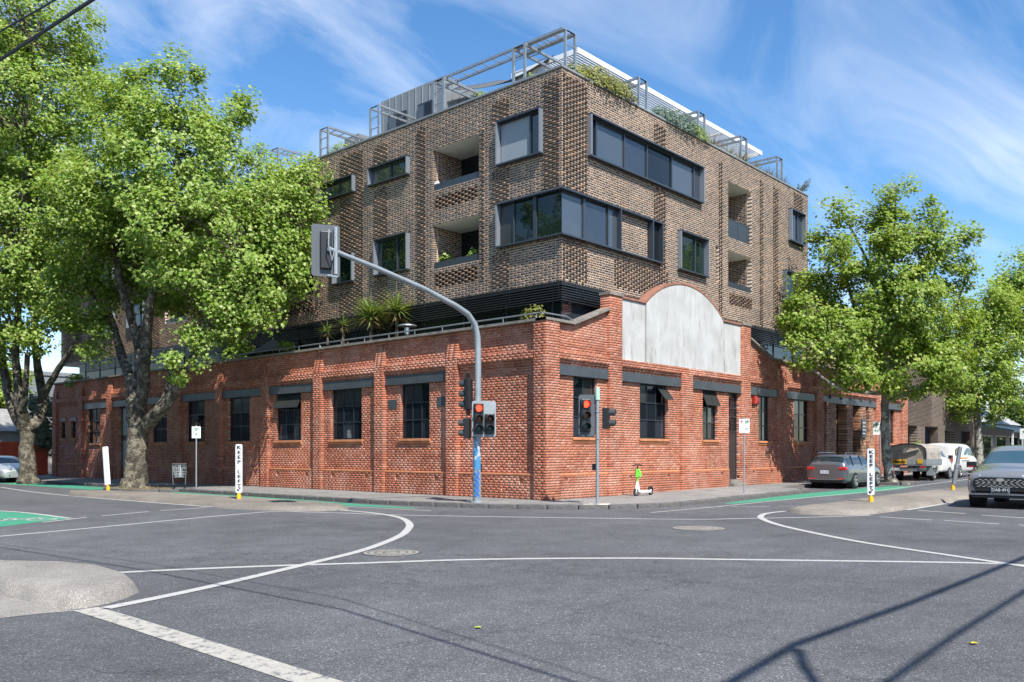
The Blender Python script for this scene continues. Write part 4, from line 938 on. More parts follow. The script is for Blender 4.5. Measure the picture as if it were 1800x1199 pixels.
LEAF_V = np.array([(0, 0, 0), (-0.30, 0.22, 0.05), (-0.50, 0.52, 0.0), (-0.20, 0.58, 0.07), (0, 1.0, -0.10), (0.20, 0.58, 0.07), (0.50, 0.52, 0.0), (0.30, 0.22, 0.05)], dtype=float)
LEAF_F = np.array([(0, 1, 2, 3), (0, 3, 4, 5), (0, 5, 6, 7)])
def leaf_mesh(name, C, out, size, mat, parent, up_bias=0.7, seed=0):
    """C (n,3) leaf bases, out (n,3) preferred facing"""
    g = np.random.default_rng(seed); n = len(C)
    nrm = out*0.7+np.array((-0.15, -0.45, up_bias+0.15))+g.normal(0, 0.5, (n, 3)); nrm /= np.linalg.norm(nrm, axis=1)[:, None]
    tip = g.normal(0, 1, (n, 3))+out*0.7+np.array((0, 0, -0.9)); tip -= nrm*(tip*nrm).sum(1)[:, None]; tip /= np.linalg.norm(tip, axis=1)[:, None]
    side = np.cross(tip, nrm); sz = size*g.uniform(0.6, 1.25, n)
    V = C[:, None, :]+sz[:, None, None]*(LEAF_V[None, :, 0:1]*side[:, None, :]+LEAF_V[None, :, 1:2]*tip[:, None, :]+LEAF_V[None, :, 2:3]*nrm[:, None, :])
    F = (np.arange(n)*8)[:, None, None]+LEAF_F[None]
    return arrays_obj(name, V.reshape(-1, 3), F.reshape(-1, 4), mat, parent)
def crown(lobes, base, n_leaves, size, seed, clump=0.42, per=85, low=None):
    """lobes: (centre, radius) in world metres; clumps sit mostly near the lobe surfaces"""
    g = np.random.default_rng(seed); Cs = np.array([l[0] for l in lobes]); Rs = np.array([l[1] for l in lobes])
    wts = Rs**2.2; wts /= wts.sum(); nc = n_leaves//per
    li = g.choice(len(lobes), nc, p=wts); d = g.normal(0, 1, (nc, 3)); d /= np.linalg.norm(d, axis=1)[:, None]
    rr = Rs[li]*(0.35+0.65*g.random(nc)**0.45); cc = Cs[li]+d*rr[:, None]
    cen = Cs.mean(0); outc = cc-cen; outc /= np.linalg.norm(outc, axis=1)[:, None]; outc = 0.6*d+0.4*outc
    cnt = g.integers(int(per*0.4), int(per*1.6), nc)
    idx = np.repeat(np.arange(nc), cnt); q = g.normal(0, 1, (len(idx), 3)); q *= (g.random(len(idx))**0.45/np.linalg.norm(q, axis=1))[:, None]; P = cc[idx]+q*(clump*1.75*g.uniform(0.55, 1.3, nc))[idx][:, None]*np.array((1, 1, 0.75))
    return P-np.array(base), outc[idx], cc
def px_tree(name, label, base_uv, Z, limbs, lobes_px, n_leaves, leaf, size, lm, bm, seed, group=None, twigs=True, clump=0.42, baseh=0.1, depth=3.0):
    """limbs/lobes given as photo pixels at the trunk's distance Z (plus an offset in metres), so sizes come out in metres"""
    b = atD(base_uv[0], base_uv[1], Z); b.z = gz(b.x)+baseh-0.05; g = random.Random(seed); s_ = Z/FPX
    root = empty(name, b, 0, label, 'tree', group)
    tr = MB()
    for limb in limbs:
        pts = [atD(u, v, Z+dz)-b for u, v, r, dz in limb]; rad = [r*s_ for u, v, r, dz in limb]
        if limb is limbs[0]: pts[0].z = -0.1
        # smooth the limb
        P2, R2 = [], []
        for i in range(len(pts)-1):
            p0 = pts[max(i-1, 0)]; p1 = pts[i]; p2 = pts[i+1]; p3 = pts[min(i+2, len(pts)-1)]
            for j in range(4):
                t = j/4; P2.append(0.5*((2*p1)+(-p0+p2)*t+(2*p0-5*p1+4*p2-p3)*t*t+(-p0+3*p1-3*p2+p3)*t**3)+Vector((g.uniform(-1, 1), g.uniform(-1, 1), 0))*rad[i]*0.12); R2.append((rad[i]*(1-t)+rad[i+1]*t)*g.uniform(0.93, 1.08))
        P2.append(pts[-1]); R2.append(rad[-1]); tr.tube(P2, R2, 10)
    lobes = []
    for (u, v, r, dz) in lobes_px: lobes.append((np.array(atD(u, v, Z+dz)), r*s_))
    P, O, cc = crown(lobes, b, n_leaves, size, seed, clump)
    if twigs:
        joints = [Vector(p) for limb in limbs for p in [atD(u, v, Z+dz)-b for u, v, r, dz in limb][1:]]
        for c in cc[::3]:
            c = Vector(c)-b; cand = [q for q in joints if q.z < c.z+1.0] or joints; q = min(cand, key=lambda x: (x-c).length)
            if (q-c).length > 6.5: continue
            mid = (q+c)/2+Vector((g.uniform(-.4, .4), g.uniform(-.4, .4), g.uniform(-.3, .4))); r0 = 0.012+0.008*(q-c).length
            tr.tube([q, mid, c], [r0, r0*0.7, 0.008], 5, cap=False)
    tr.build('trunk', bm, root, smooth='all')
    leaf_mesh('crown', P, O, size, lm, root, seed=seed)
    return root
# --- the big plane tree in front of the left facade
limbs = [[(236, 866, 28, 0), (239, 842, 20, 0), (241, 790, 16.5, 0), (241, 745, 17.5, 0), (241, 715, 16, 0)],
         [(238, 735, 14, 0), (233, 690, 11, .2), (246, 640, 8.5, .4), (236, 580, 7, .8), (215, 510, 7, 1.2), (200, 430, 4, 1.5)],
         [(243, 722, 13, 0), (252, 680, 10.5, -.4), (256, 600, 8, -.8), (266, 520, 6.5, -1.0), (290, 430, 6, -1.2), (310, 300, 4, -1), (312, 190, 2, -1)],
         [(240, 715, 12, 0), (230, 670, 10, 1.0), (212, 620, 8, 2), (195, 560, 6, 3), (150, 500, 4, 4)],
         [(246, 760, 14, 0), (270, 735, 11, -.5), (300, 700, 9.5, -1), (325, 655, 8, -1.5), (350, 610, 7, -2), (378, 550, 5, -2.2), (420, 450, 3, -2.5)],
         [(262, 740, 11, -.4), (285, 712, 8, -1), (300, 672, 7, -.6), (302, 640, 5, 0)],
         [(256, 640, 8, -.8), (262, 560, 7, -.2), (280, 470, 5, .8), (350, 380, 4, 1.6), (420, 280, 2.5, 2)],
         [(378, 550, 4, -2.2), (450, 480, 3, -2), (530, 400, 2.5, -1.5), (560, 330, 1.5, -1)],
         [(290, 430, 4, -1.2), (250, 330, 3, -.5), (230, 230, 2, 0)]]
lobes = [(312, 165, 62, -1), (318, 120, 30, -1), (235, 195, 72, 0), (190, 150, 45, 1), (398, 218, 52, 0), (430, 190, 28, 1), (300, 285, 110, -1.5), (415, 320, 88, 1), (485, 390, 68, -1), (525, 320, 36, -1), (205, 320, 95, 2), (330, 405, 100, -2.5), (450, 455, 85, -1.5), (195, 440, 90, 3), (150, 360, 80, 0), (400, 540, 58, -2), (495, 470, 58, -1), (140, 520, 70, 2.5), (325, 640, 30, -2.5), (350, 600, 32, -2.2), (455, 535, 36, -2), (555, 440, 22, -1.5), (535, 380, 34, -1), (280, 500, 50, 2.0), (330, 500, 70, 2.5), (420, 430, 80, 3), (260, 400, 90, 3.5), (160, 590, 38, 2), (545, 300, 22, -.6)]
T1 = px_tree('plane_tree', 'large plane tree with forked grey trunk growing in front of the left facade', (238, 858), 37.8, limbs, lobes, 105000, 'leaf', 0.165, M_['leaf'], M_['bark'], 3)
# --- the tall plane tree at the far left
limbs = [[(50, 850, 19, 0), (49, 828, 14, 0), (47, 775, 12, 0), (46, 750, 13, 0)],
         [(44, 756, 12, 0), (30, 730, 10, 0), (18, 705, 8, 0), (8, 660, 7, .5), (0, 600, 6, 1), (-10, 500, 4, 1), (-20, 300, 3, 1)],
         [(46, 752, 11, 0), (36, 715, 9, -.5), (30, 660, 7, -.8), (28, 600, 6, -1), (40, 450, 4, -1), (50, 250, 3, -1), (60, 80, 2, -1)],
         [(50, 752, 12, 0), (68, 735, 10, .5), (75, 700, 8, .8), (66, 640, 7, 1), (62, 560, 5, 1.2), (80, 400, 3, 1.5)],
         [(72, 705, 8, .8), (85, 680, 6, .5), (105, 645, 5, 0), (125, 615, 4, -.5), (150, 560, 3, -1)],
         [(38, 725, 6, -.5), (44, 690, 5, -1), (48, 620, 4, -1.4)]]
lobes = [(60, 50, 105, 0), (125, 70, 45, -1), (110, 140, 68, 1), (30, 180, 110, -1.5), (105, 260, 85, 0), (140, 200, 40, -1), (20, 320, 110, 1.5), (85, 380, 95, -1.5), (10, 440, 95, -2), (90, 480, 75, 1.5), (40, 540, 75, -1), (110, 540, 45, 0), (-60, 120, 130, 0), (-60, 380, 140, 0), (0, 600, 45, 0.5), (75, 600, 35, -1), (-20, 20, 90, 1), (150, 440, 50, 1.5), (20, 250, 100, 3), (60, 430, 90, 3)]
T2 = px_tree('plane_tree', 'tall plane tree with several upright limbs at the far left beside the parked hatchback', (50, 847), 46.0, limbs, lobes, 92000, 'leaf', 0.19, M_['leaf'], M_['bark'], 5, clump=0.5)
# --- the younger plane tree in front of the right facade
limbs = [[(1568, 858, 13, 0), (1563, 835, 9, 0), (1557, 780, 7.5, 0), (1555, 720, 7, 0), (1556, 690, 6.5, 0), (1557, 640, 5.5, 0), (1558, 590, 4.5, 0), (1563, 510, 3.6, .2), (1572, 420, 2.6, .2), (1575, 330, 1.4, .2)],
         [(1555, 705, 6, 0), (1600, 690, 4.5, -1), (1650, 670, 3, -1.6), (1700, 650, 2, -2)],
         [(1556, 650, 5.5, 0), (1530, 610, 4.5, .8), (1510, 560, 4, 1.2), (1490, 500, 3, 1.4), (1470, 430, 2, 1.4)],
         [(1557, 620, 5, 0), (1580, 560, 4, -.8), (1610, 500, 3, -1.2), (1640, 430, 2, -1.4)],
         [(1555, 690, 4.5, 0), (1520, 690, 3.5, -1.2), (1470, 680, 2.5, -2.2), (1430, 650, 1.6, -2.6)],
         [(1556, 660, 4, 0), (1500, 620, 3, -1.5), (1440, 570, 2, -2), (1405, 540, 1.2, -2)],
         [(1560, 545, 3.5, 0), (1530, 470, 2.5, .6), (1490, 390, 1.8, .8)],
         [(1556, 655, 4, 0), (1610, 610, 3, 1.4), (1670, 560, 2, 2.0), (1700, 480, 1.5, 2)]]
lobes = [(1570, 350, 34, .2), (1556, 400, 48, .3), (1478, 372, 30, .8), (1455, 425, 36, 1.2), (1500, 450, 40, -.6), (1575, 455, 60, -1), (1635, 415, 40, -1.2), (1650, 370, 20, -1), (1430, 500, 34, 1.2), (1495, 525, 55, 1.4), (1590, 540, 70, -1.5), (1675, 480, 40, 1.8), (1420, 560, 38, -2), (1470, 600, 50, -1.8), (1550, 605, 55, 1.6), (1640, 590, 62, 1.8), (1690, 560, 32, 2), (1425, 625, 26, -2.4), (1500, 650, 36, -2.2), (1600, 645, 48, -1.8), (1680, 630, 42, -2), (1400, 535, 18, -2), (1700, 420, 18, 1.4), (1660, 670, 24, -2), (1560, 560, 60, 2.4), (1390, 600, 22, -2)]
T3 = px_tree('plane_tree', 'young plane tree with slim straight trunk between the grey wagon and the tray truck', (1566, 852), 40.5, limbs, lobes, 58000, 'leaf', 0.165, M_['leaf_fresh'], M_['bark_pale'], 8, clump=0.36, baseh=0.1)
# --- further trees along the right-hand street
limbs = [[(1722, 800, 7, 0), (1719, 760, 6, 0), (1716, 700, 5, 0), (1716, 640, 4, 0), (1722, 560, 2.5, 0)], [(1716, 700, 3, 0), (1760, 660, 2, 0), (1790, 620, 1.2, 0)], [(1717, 680, 3, 0), (1690, 640, 2, 0), (1660, 600, 1, 0)]]
lobes = [(1730, 535, 44, 0), (1695, 590, 50, 0), (1760, 580, 55, 0), (1720, 645, 60, 0), (1785, 645, 55, 0), (1675, 650, 44, 0), (1745, 695, 46, 0), (1760, 520, 30, 1), (1700, 715, 28, -1), (1800, 700, 40, 0), (1640, 700, 20, 1)]
T4 = px_tree('plane_tree', 'slender pale trunked street tree beyond the white van', (1722, 812), 62.0, limbs, lobes, 24000, 'leaf', 0.20, M_['leaf_fresh'], M_['bark_pale'], 12, clump=0.5)
limbs = [[(1815, 806, 8, 0), (1812, 740, 7, 0), (1810, 640, 5, 0), (1812, 520, 3, 0)]]
lobes = [(1805, 480, 48, 0), (1790, 540, 50, 0), (1830, 560, 70, 0), (1800, 620, 60, 0), (1790, 500, 30, -1), (1850, 480, 60, 0), (1775, 580, 26, 0)]
T5 = px_tree('plane_tree', 'dense green tree cut by the right picture edge', (1815, 812), 70.0, limbs, lobes, 14000, 'leaf', 0.28, M_['leaf'], M_['bark'], 14, clump=0.6)
limbs = [[(1795, 806, 6, 0), (1792, 770, 5, 0), (1790, 730, 3, 0)]]
lobes = [(1790, 745, 30, 0), (1815, 740, 36, 0), (1775, 725, 18, 0), (1800, 770, 25, 0), (1775, 760, 14, 0)]
T6 = px_tree('street_tree', 'dark low evergreen tree beside the verandah shop', (1795, 810), 80.0, limbs, lobes, 4500, 'leaf', 0.32, M_['leaf_dark'], M_['bark'], 16, clump=0.6, twigs=False)
# --- background greenery at the far left
limbs = [[(72, 830, 5, 0), (74, 790, 4, 0), (72, 740, 3, 0)]]
lobes = [(80, 715, 20, 0), (68, 740, 20, 0), (84, 760, 17, 0), (78, 785, 14, 0), (62, 710, 16, 0)]
T7 = px_tree('olive_tree', 'silvery grey leaved olive tree beside the orange hoarding', (72, 836), 60.0, limbs, lobes, 3500, 'leaf', 0.22, M_['leaf_olive'], M_['bark'], 18, clump=0.35, twigs=False)
limbs = [[(5, 832, 7, 0), (0, 760, 6, 0), (-5, 700, 4, 0)]]
lobes = [(0, 700, 40, 0), (-40, 680, 60, 0), (20, 660, 30, 0), (-10, 740, 30, 0), (35, 690, 22, 0)]
T8 = px_tree('street_tree', 'sunlit yellow green tree seen between the limbs at the far left edge', (-5, 836), 72.0, limbs, lobes, 6000, 'leaf', 0.30, M_['leaf_fresh'], M_['bark'], 20, clump=0.6, twigs=False)
# unseen tree copies across both streets, added for the window reflections
for src, x, y, rz, lab in ((T1, -20.5, 16, 1.2, 'plane tree copy across the left street added unseen for the window reflections'), (T1, -21.5, 32, 2.9, 'further plane tree copy across the left street added unseen for the window reflections'), (T3, 14, -22.5, 1.9, 'young plane tree copy across the right street added unseen for the window reflections'), (T3, 30, -22.5, 0.7, 'further young plane tree copy across the right street added unseen for the window reflections')):
    c = copy_tree(src); c.location = (x, y, gz(x)); c.rotation_euler.z = rz; c['label'] = lab
# leaf litter round the big trunk
g_ = np.random.default_rng(4); n_ = 900
C_ = np.stack([g_.normal(-4.2, 0.75, n_), g_.normal(19.3, 1.2, n_), np.full(n_, FP+0.012)], 1); C_ = C_[(np.abs(C_[:, 0]+4.4) < 0.9) & (np.abs(C_[:, 1]-19.3) < 1.7)]
lit = leaf_mesh('leaf_litter', C_, np.zeros_like(C_), 0.09, leaf_mat('leaf_dry', (0.14, 0.09, 0.04), (0.22, 0.15, 0.06), (0.30, 0.24, 0.09), 0.0), None, up_bias=4.0, seed=9)
tag(lit, 'dry fallen leaves round the big trunk', 'leaves', kind='stuff')
for k, (poly, lab) in enumerate((([(-5.1, 17.8), (-3.75, 17.6), (-3.75, 21.0), (-5.1, 20.7)], ''), ([(20.35, -4.5), (21.85, -4.5), (21.85, -2.6), (20.35, -2.6)], ''))):
    m = MB(); m.add([(x, y, FP+gz(x)+0.006) for x, y in poly], [(0, 1, 2, 3)]); m.build('tree_pit', plain('soil%d' % k, (0.13, 0.095, 0.06), 0.95, var=0.4, bump=0.8), footpath)
# single leaves lying on the road
for u, v, col in ((845, 1106, (0.35, 0.42, 0.05)), (1720, 1134, (0.5, 0.42, 0.03))):
    x, y = onG(u, v); m = MB(); m.v = [tuple(p*0.09) for p in LEAF_V]; m.f = [tuple(f) for f in LEAF_F]; m.m = [0]*3
    o = m.build('fallen_leaf', plain('fallen_leaf', col, 0.6), None, loc=(x, y, 0.016)); tag(o, 'yellow green leaf lying on the road %s' % ('near the wire shadows' if u < 1000 else 'at lower right'), 'leaf')
# ================================================================ TRAFFIC SIGNALS
def signal_head(parent, origin, nrm, lamps, board=None, board_mat=None, housing=True, name='signal_head'):
    """lamps: list of (x, y, material) in metres on the head's own face"""
    n3 = Vector(nrm).normalized(); M = face_M(origin, Vector((0, 0, 1)).cross(n3), (0, 0, 1))
    hb = MB(); xs_ = sorted(set(round(l[0], 3) for l in lamps))
    for x in xs_:
        ysx = [l[1] for l in lamps if abs(l[0]-x) < .01]; hb.box(x-.15, x+.15, min(ysx)-.16, max(ysx)+.16, -.14, .06, 0, M)
    h = hb.build(name, M_['black'], parent, bevel=0.02)
    if board:
        w, hh, cx_, cy_ = board; bb = MB(); r = 0.07
        pts = []
        for sx, sy, a0 in ((1, 1, 0), (-1, 1, 90), (-1, -1, 180), (1, -1, 270)):
            for k in range(4): a = R_(a0+30*k); pts.append((cx_+sx*(w/2-r)+r*math.cos(a), cy_+sy*(hh/2-r)+r*math.sin(a)))
        bb.prism(pts, (-.035, -.02), M); bb.build('backing_board', board_mat or M_['black'], h)
    for x, y, mt in lamps:
        ln = MB(); ln.lathe([(0.10, .05), (0.10, .066), (0.05, .08)], 18, M @ Matrix.Translation((x, y, 0))); ln.build('lens', mt, h, smooth=True)
        v = MB(); k = 16
        for i in range(k):
            a0 = R_(-40+260*i/k); a1 = R_(-40+260*(i+1)/k)
            P = [(x+.118*math.cos(a), y+.118*math.sin(a), z) for a, z in ((a0, .06), (a1, .06), (a1, .25-.05*max(0, -math.sin(a1))), (a0, .25-.05*max(0, -math.sin(a0))))]
            v.add([M @ Vector(p) for p in P], [(0, 1, 2, 3)])
        vo = v.build('visor', M_['visor'], h); vo.modifiers.new('t', 'SOLIDIFY').thickness = 0.008
    return h
M_['visor'] = plain('visor', (0.030, 0.034, 0.036), 0.5)
M_['grey_board'] = plain('grey_board', (0.26, 0.29, 0.31), 0.55, var=0.2, vscale=5)
M_['dark_board'] = plain('dark_board', (0.075, 0.085, 0.10), 0.5)
M_['pole_grey'] = plain('pole_grey', (0.29, 0.325, 0.345), 0.5, metal=0.35, var=0.15, vscale=5)
RED, OFR, AMB, GRN = M_['lamp_red'], M_['lens_red'], M_['lens_amber'], M_['lens_green']
px_, py_ = -2.38, 0.81
S1 = empty('traffic_signal', (px_, py_, FP), 0, 'traffic signal pole with long curved arm over the road and blue graffiti', 'traffic light')
tocam = Vector((CX-px_, CY-py_, 0)).normalized(); camL = Vector((-RV[0], -RV[1], 0))
m = MB(); m.tube([(0, 0, 0), (.03, 0, 2.5), (.05, 0, 4.6), (.02, 0, 5.15), (-.10, 0, 5.50), (-.40, 0, 5.78), (-.93, 0, 5.97), (-2.19, 0, 6.30), (-3.9, 0, 6.62), (-5.55, 0, 6.88)], [.115, .11, .10, .098, .095, .09, .085, .075, .068, .06], 14)
m.lathe([(.2, 0), (.2, .03), (.13, .05), (.13, .9), (.118, 1.0)], 14); m.build('pole', M_['pole_grey'], S1, smooth=True)
# peeling blue poster paint and scribble on the lower pole
mb_, t, p = newmat('blue_peel'); L = t.links.new; tcn = N(t, 'ShaderNodeTexCoord'); n_ = N(t, 'ShaderNodeTexNoise'); n_.inputs['Scale'].default_value = 5; n_.inputs['Detail'].default_value = 7; L(tcn.outputs['Object'], n_.inputs[0])
r = ramp(t, [(0.44, (0.42, 0.45, 0.47)), (0.52, (0.05, 0.22, 0.42))]); L(n_.outputs['Fac'], r.inputs[0]); L(r.outputs[0], p.inputs['Base Color']); p.inputs['Roughness'].default_value = .5
m = MB(); m.lathe([(.1205, 1.02), (.1185, 2.05)], 14); m.build('blue_wrap', mb_, S1, smooth=True)
sc = MB(); a0 = math.atan2(tocam.y, tocam.x); pts = []
for i in range(90):
    k = i/89; z = 0.95-0.75*k; a = a0+0.75*math.sin(i*0.95)*(0.6+0.4*math.sin(i*.31)); pts.append((.135*math.cos(a), .135*math.sin(a), z+0.04*math.cos(i*0.95)))
sc.tube(pts, 0.011, 5); sc.build('graffiti', plain('graffiti_blue', (0.01, 0.16, 0.55), 0.5), S1)
o = tocam*0.30+Vector((0, 0, 2.58))+camL*(-.22)
signal_head(S1, o, tocam+camL*(-.12), [(-.17, .32, RED), (-.17, 0.0, AMB), (-.17, -.30, GRN), (.17, 0.0, OFR), (.17, -.30, GRN)], (0.74, 1.10, 0, 0), M_['grey_board'])
signal_head(S1, camL*0.30+Vector((0, 0, 3.35)), camL*1.0+tocam*-.25, [(0, .32, OFR), (0, 0, AMB), (0, -.32, GRN)], (.46, 1.3, 0, 0), M_['black'])
signal_head(S1, camL*0.33+Vector((0, 0, 2.30)), camL*1.0+tocam*-.1, [(0, .15, OFR), (0, -.16, GRN)], None, name='pedestrian_head')
tip = Vector((-5.45, 0, 6.86)); away = Vector((.45, .89, 0))
signal_head(S1, tip+Vector((-.12, .05, .0))+away*.16, away, [(0, .33, OFR), (0, 0, AMB), (0, -.33, GRN)], (.74, 1.36, 0, 0), M_['dark_board'])
m = MB(); m.tube([tip+Vector((.12, -.02, -.62)), tip+Vector((.12, -.02, .62))], .055, 8); m.box(-5.62, -5.30, -.07, -.02, 6.15, 6.20); m.tube([tip+Vector((-.15, -.1, .5)), tip+Vector((-.2, -.14, .1)), tip+Vector((-.08, -.13, -.3)), tip+Vector((.05, -.06, 0))], .018, 6); m.build('mounting_strap', M_['pole_grey'], S1, smooth=True)
m = MB(); m.box(.08, .16, -.06, .06, .95, 1.2); m.build('push_button', M_['black'], S1)
# second signal on the corner
S2 = empty('traffic_signal', (-0.59, -2.47, FP), 0, 'slim grey signal post with pale green cap showing red at the corner', 'traffic light')
tocam2 = Vector((CX+.59, CY+2.47, 0)).normalized()
m = MB(); m.tube([(0, 0, 0), (0, 0, 3.15)], .052, 12); m.lathe([(.066, 1.95), (.066, 2.0)], 12); m.lathe([(.066, 2.75), (.066, 2.8)], 12); m.build('post', M_['pole_grey'], S2, smooth=True)
m = MB(); m.lathe([(.075, 3.12), (.075, 3.2), (.068, 3.45), (.055, 3.5)], 12); m.build('cap', plain('cap_green', (0.33, 0.52, 0.42), 0.6), S2, smooth=True)
m = MB(); m.box(-.42, .42, -.24, .24, .0, .012, 0, Matrix.Rotation(-.75, 4, 'Z')); m.build('base_pad', plain('pad', (0.62, 0.56, 0.46), 0.9, var=.15), S2)
signal_head(S2, camL*.36+tocam2*.05+Vector((0, 0, 2.66)), tocam2+camL*-.28, [(0, .33, RED), (0, 0, AMB), (0, -.33, GRN)], (.52, 1.24, .06, 0), M_['dark_board'])
signal_head(S2, camL*-.30+Vector((0, 0, 2.58)), camL*-1.0+tocam2*.25, [(0, .15, OFR), (0, -.16, GRN)], None, name='pedestrian_head')
m = MB(); m.box(-.05, .05, -.05, .05, 0, .2, 0, Matrix.Translation(camL*.09+Vector((0, 0, 1.02)))); m.build('push_button', M_['black'], S2)
# ================================================================ SIGNS AND POSTS
def keep_left(u, v, h, label, lettered=True, lean=(0, 0), metal=False, turn=0.0):
    x, y = onG(u, v, 0.11); tc_ = Vector((CX-x, CY-y, 0)).normalized(); e = empty('keep_left_post', (x, y, gz(x)+0.11), 0, label, 'bollard', 'keep left posts on the traffic islands')
    tc_ = Matrix.Rotation(turn, 3, 'Z') @ tc_; right = Vector((0, 0, 1)).cross(tc_)
    lo = Vector((lean[0], lean[1], 1)).normalized() if lean != (0, 0) else Vector((0, 0, 1))
    upv = (right.cross(tc_)*-1); upv = lo-tc_*lo.dot(tc_); upv.normalize(); right = upv.cross(tc_)
    M = face_M((0, 0, 0), right, lo-tc_*lo.dot(tc_)); 
    b = MB(); b.lathe([(.075, 0), (.07, .14), (.05, .22), (.05, .24)], 10, Matrix.Translation((0, 0, 0))); b.build('yellow_base', M_['yellow'], e, smooth=True)
    w = .115; body = MB()
    if metal:
        q = lo.to_track_quat('Z', 'Y').to_matrix().to_4x4(); body.lathe([(.085, .22), (.085, .85), (.10, .86), (.10, 1.0), (.075, 1.02), (.075, h)], 12, q); body.build('post', M_['galv'], e, smooth=True); return e
    pts = []
    for sx, sy, a0 in ((1, 1, 0), (-1, 1, 90), (-1, -1, 180), (1, -1, 270)):
        for k in range(3): a = R_(a0+45*k); pts.append((sx*(w-.04)+.04*math.cos(a), (h+.22)/2+sy*((h-.22)/2-.04)+.04*math.sin(a)))
    body.prism(pts, (-.045, .045), M); bo_ = body.build('panel', M_['grey_board'] if lettered else M_['sign_white'], e)
    if lettered:
        f = MB(); f.prism([(px*.86, (h+.22)/2+(py-(h+.22)/2)*.985) for px, py in pts], (.045, .049), M); f.build('face', M_['sign_white'], e)
        txt = 'KEEP LEFT'; n_ = len(txt); top = h-.12; stp = (h-.22-.34)/(n_-1)
        for i, ch in enumerate(txt):
            if ch != ' ': text_obj(ch, stp*1.02, M_['sign_black'], e, 'letter', M @ Matrix.Translation((0, top-i*stp, .052)), .002, xs=1.35)
        a = MB(); c0 = .34; MM = M @ Matrix.Translation((0, c0, .0515)) @ Matrix.Rotation(R_(135), 4, 'Z')
        a.prism([(-.085, -.016), (.02, -.016), (.02, -.055), (.09, 0), (.02, .055), (.02, .016), (-.085, .016)], (0, .004), M @ Matrix.Translation((0, c0, .0515)) @ Matrix.Rotation(R_(225), 4, 'Z')); a.build('arrow', M_['sign_black'], e)
    return e
keep_left(420, 878, 1.84, 'white keep left post with black lettering beside the green bike lane')
keep_left(1531, 883, 1.66, 'grey framed keep left post in front of the parked grey wagon')
lv = Vector((-RV[0], -RV[1], 0))*.10
keep_left(190, 862, 1.80, 'blank white post leaning left in front of the big tree', False, (lv.x, lv.y), turn=2.3)
lv = Vector((RV[0], RV[1], 0))*.17
keep_left(1675, 862, 1.70, 'bare metal post leaning right near the approaching grey car', False, (lv.x, lv.y), metal=True)
def parking_sign(x, y, h, plates, label, side=0.0):
    e = empty('parking_sign', (x, y, FP+gz(x)), 0, label, 'sign'); tc_ = Vector((CX-x, CY-y, 0)).normalized(); right = Vector((0, 0, 1)).cross(tc_)
    m = MB(); m.tube([(0, 0, 0), (0, 0, h+.05)], .028, 8); m.build('post', M_['pole_grey'], e, smooth=True)
    for cx_, w, hh, rows in plates:
        M = face_M(tc_*.04+Vector((0, 0, h-hh/2)), right, (0, 0, 1)) @ Matrix.Translation((cx_, 0, 0))
        p_ = MB(); p_.box(-w/2, w/2, -hh/2, hh/2, 0, .006, 0, M); po = p_.build('plate', M_['sign_white'], e)
        for txt, sz, yy, mt in rows: text_obj(txt, sz, mt, po, 'lettering', M @ Matrix.Translation((0, yy, .008)))
    return e
G_, K_, RD = M_['sign_green'], M_['sign_black'], M_['sign_red']
parking_sign(*onG(345, 861, FP), 2.62, [(0, .34, .48, [('2P', .16, .12, G_), ('P', .16, -.10, G_)]), (.0, .0001, .0001, [])][:1], 'grey parking sign on thin post beside the shopping trolley')
x, y = onG(1308, 866, FP); parking_sign(x, y, 2.75, [(-.09, .18, .52, [('P', .15, .14, RD)]), (.10, .19, .52, [('2P', .14, .14, G_), ('M-F', .07, -.12, G_)])], 'white parking sign on thin post in front of the narrow door')
x, y = onG(1577, 845, FP); parking_sign(22.9, -2.6, 2.9, [(-.16, .32, .66, [('2P', .20, .16, G_), ('8-6', .13, -.12, G_)]), (.17, .30, .62, [('P', .18, .14, RD), ('M-F', .10, -.12, RD)])], 'double plate 2P parking sign above the tray truck')
parking_sign(54.0, -2.6, 2.9, [(0, .5, .8, [('P', .26, .12, G_)])], 'distant white parking sign in front of the verandah shop')
# ================================================================ SCOOTER
x0, y0 = onG(1118, 872, FP); x1, y1 = onG(1150, 870, FP)
SC = empty('electric_scooter', (4.05, -0.72, FP+gz(4.05)), R_(-4), 'white and lime green electric scooter standing against the red wall', 'scooter')
WH = M_['white_paint']; LG = plain('lime', (0.16, 0.62, 0.05), 0.4); DK = M_['rubber']
def wheel_y(mb, c, r, w, n=20, prof=None):
    M = Matrix.Translation(c) @ Matrix.Rotation(R_(90), 4, 'X'); mb.lathe(prof or [(r*.6, -w/2), (r*.93, -w/2), (r, -w/4), (r, w/4), (r*.93, w/2), (r*.6, w/2)], n, M)
for wx in (0.0, 0.86):
    w = MB(); wheel_y(w, (wx, 0, .13), .13, .05); wo = w.build('wheel', DK, SC, smooth=True)
    w = MB(); wheel_y(w, (wx, 0, .13), .075, .054, 14, [(.02, -.027), (.075, -.027), (.075, .027), (.02, .027)]); w.build('rim', M_['galv'], wo)
m = MB(); m.tube([(.14, 0, .17), (.26, 0, .135), (.78, 0, .135), (.86, 0, .20)], [.05, .055, .055, .035], 10); m.box(.2, .78, -.085, .085, .12, .165); m.build('deck', WH, SC, smooth=True)
m = MB(); m.tube([(.0, 0, .13), (.03, .0, .30), (.09, 0, .52)], [.03, .04, .035], 8); m.tube([(.16, 0, .16), (.12, 0, .36), (.08, 0, .52)], [.055, .05, .04], 10); m.build('neck', WH, SC, smooth=True)
m = MB(); m.tube([(.08, 0, .52), (.09, 0, .64)], .035, 10); m.tube([(.06, 0, .66), (.06, 0, .95)], [.06, .045], 10); m.build('battery', LG, SC, smooth=True)
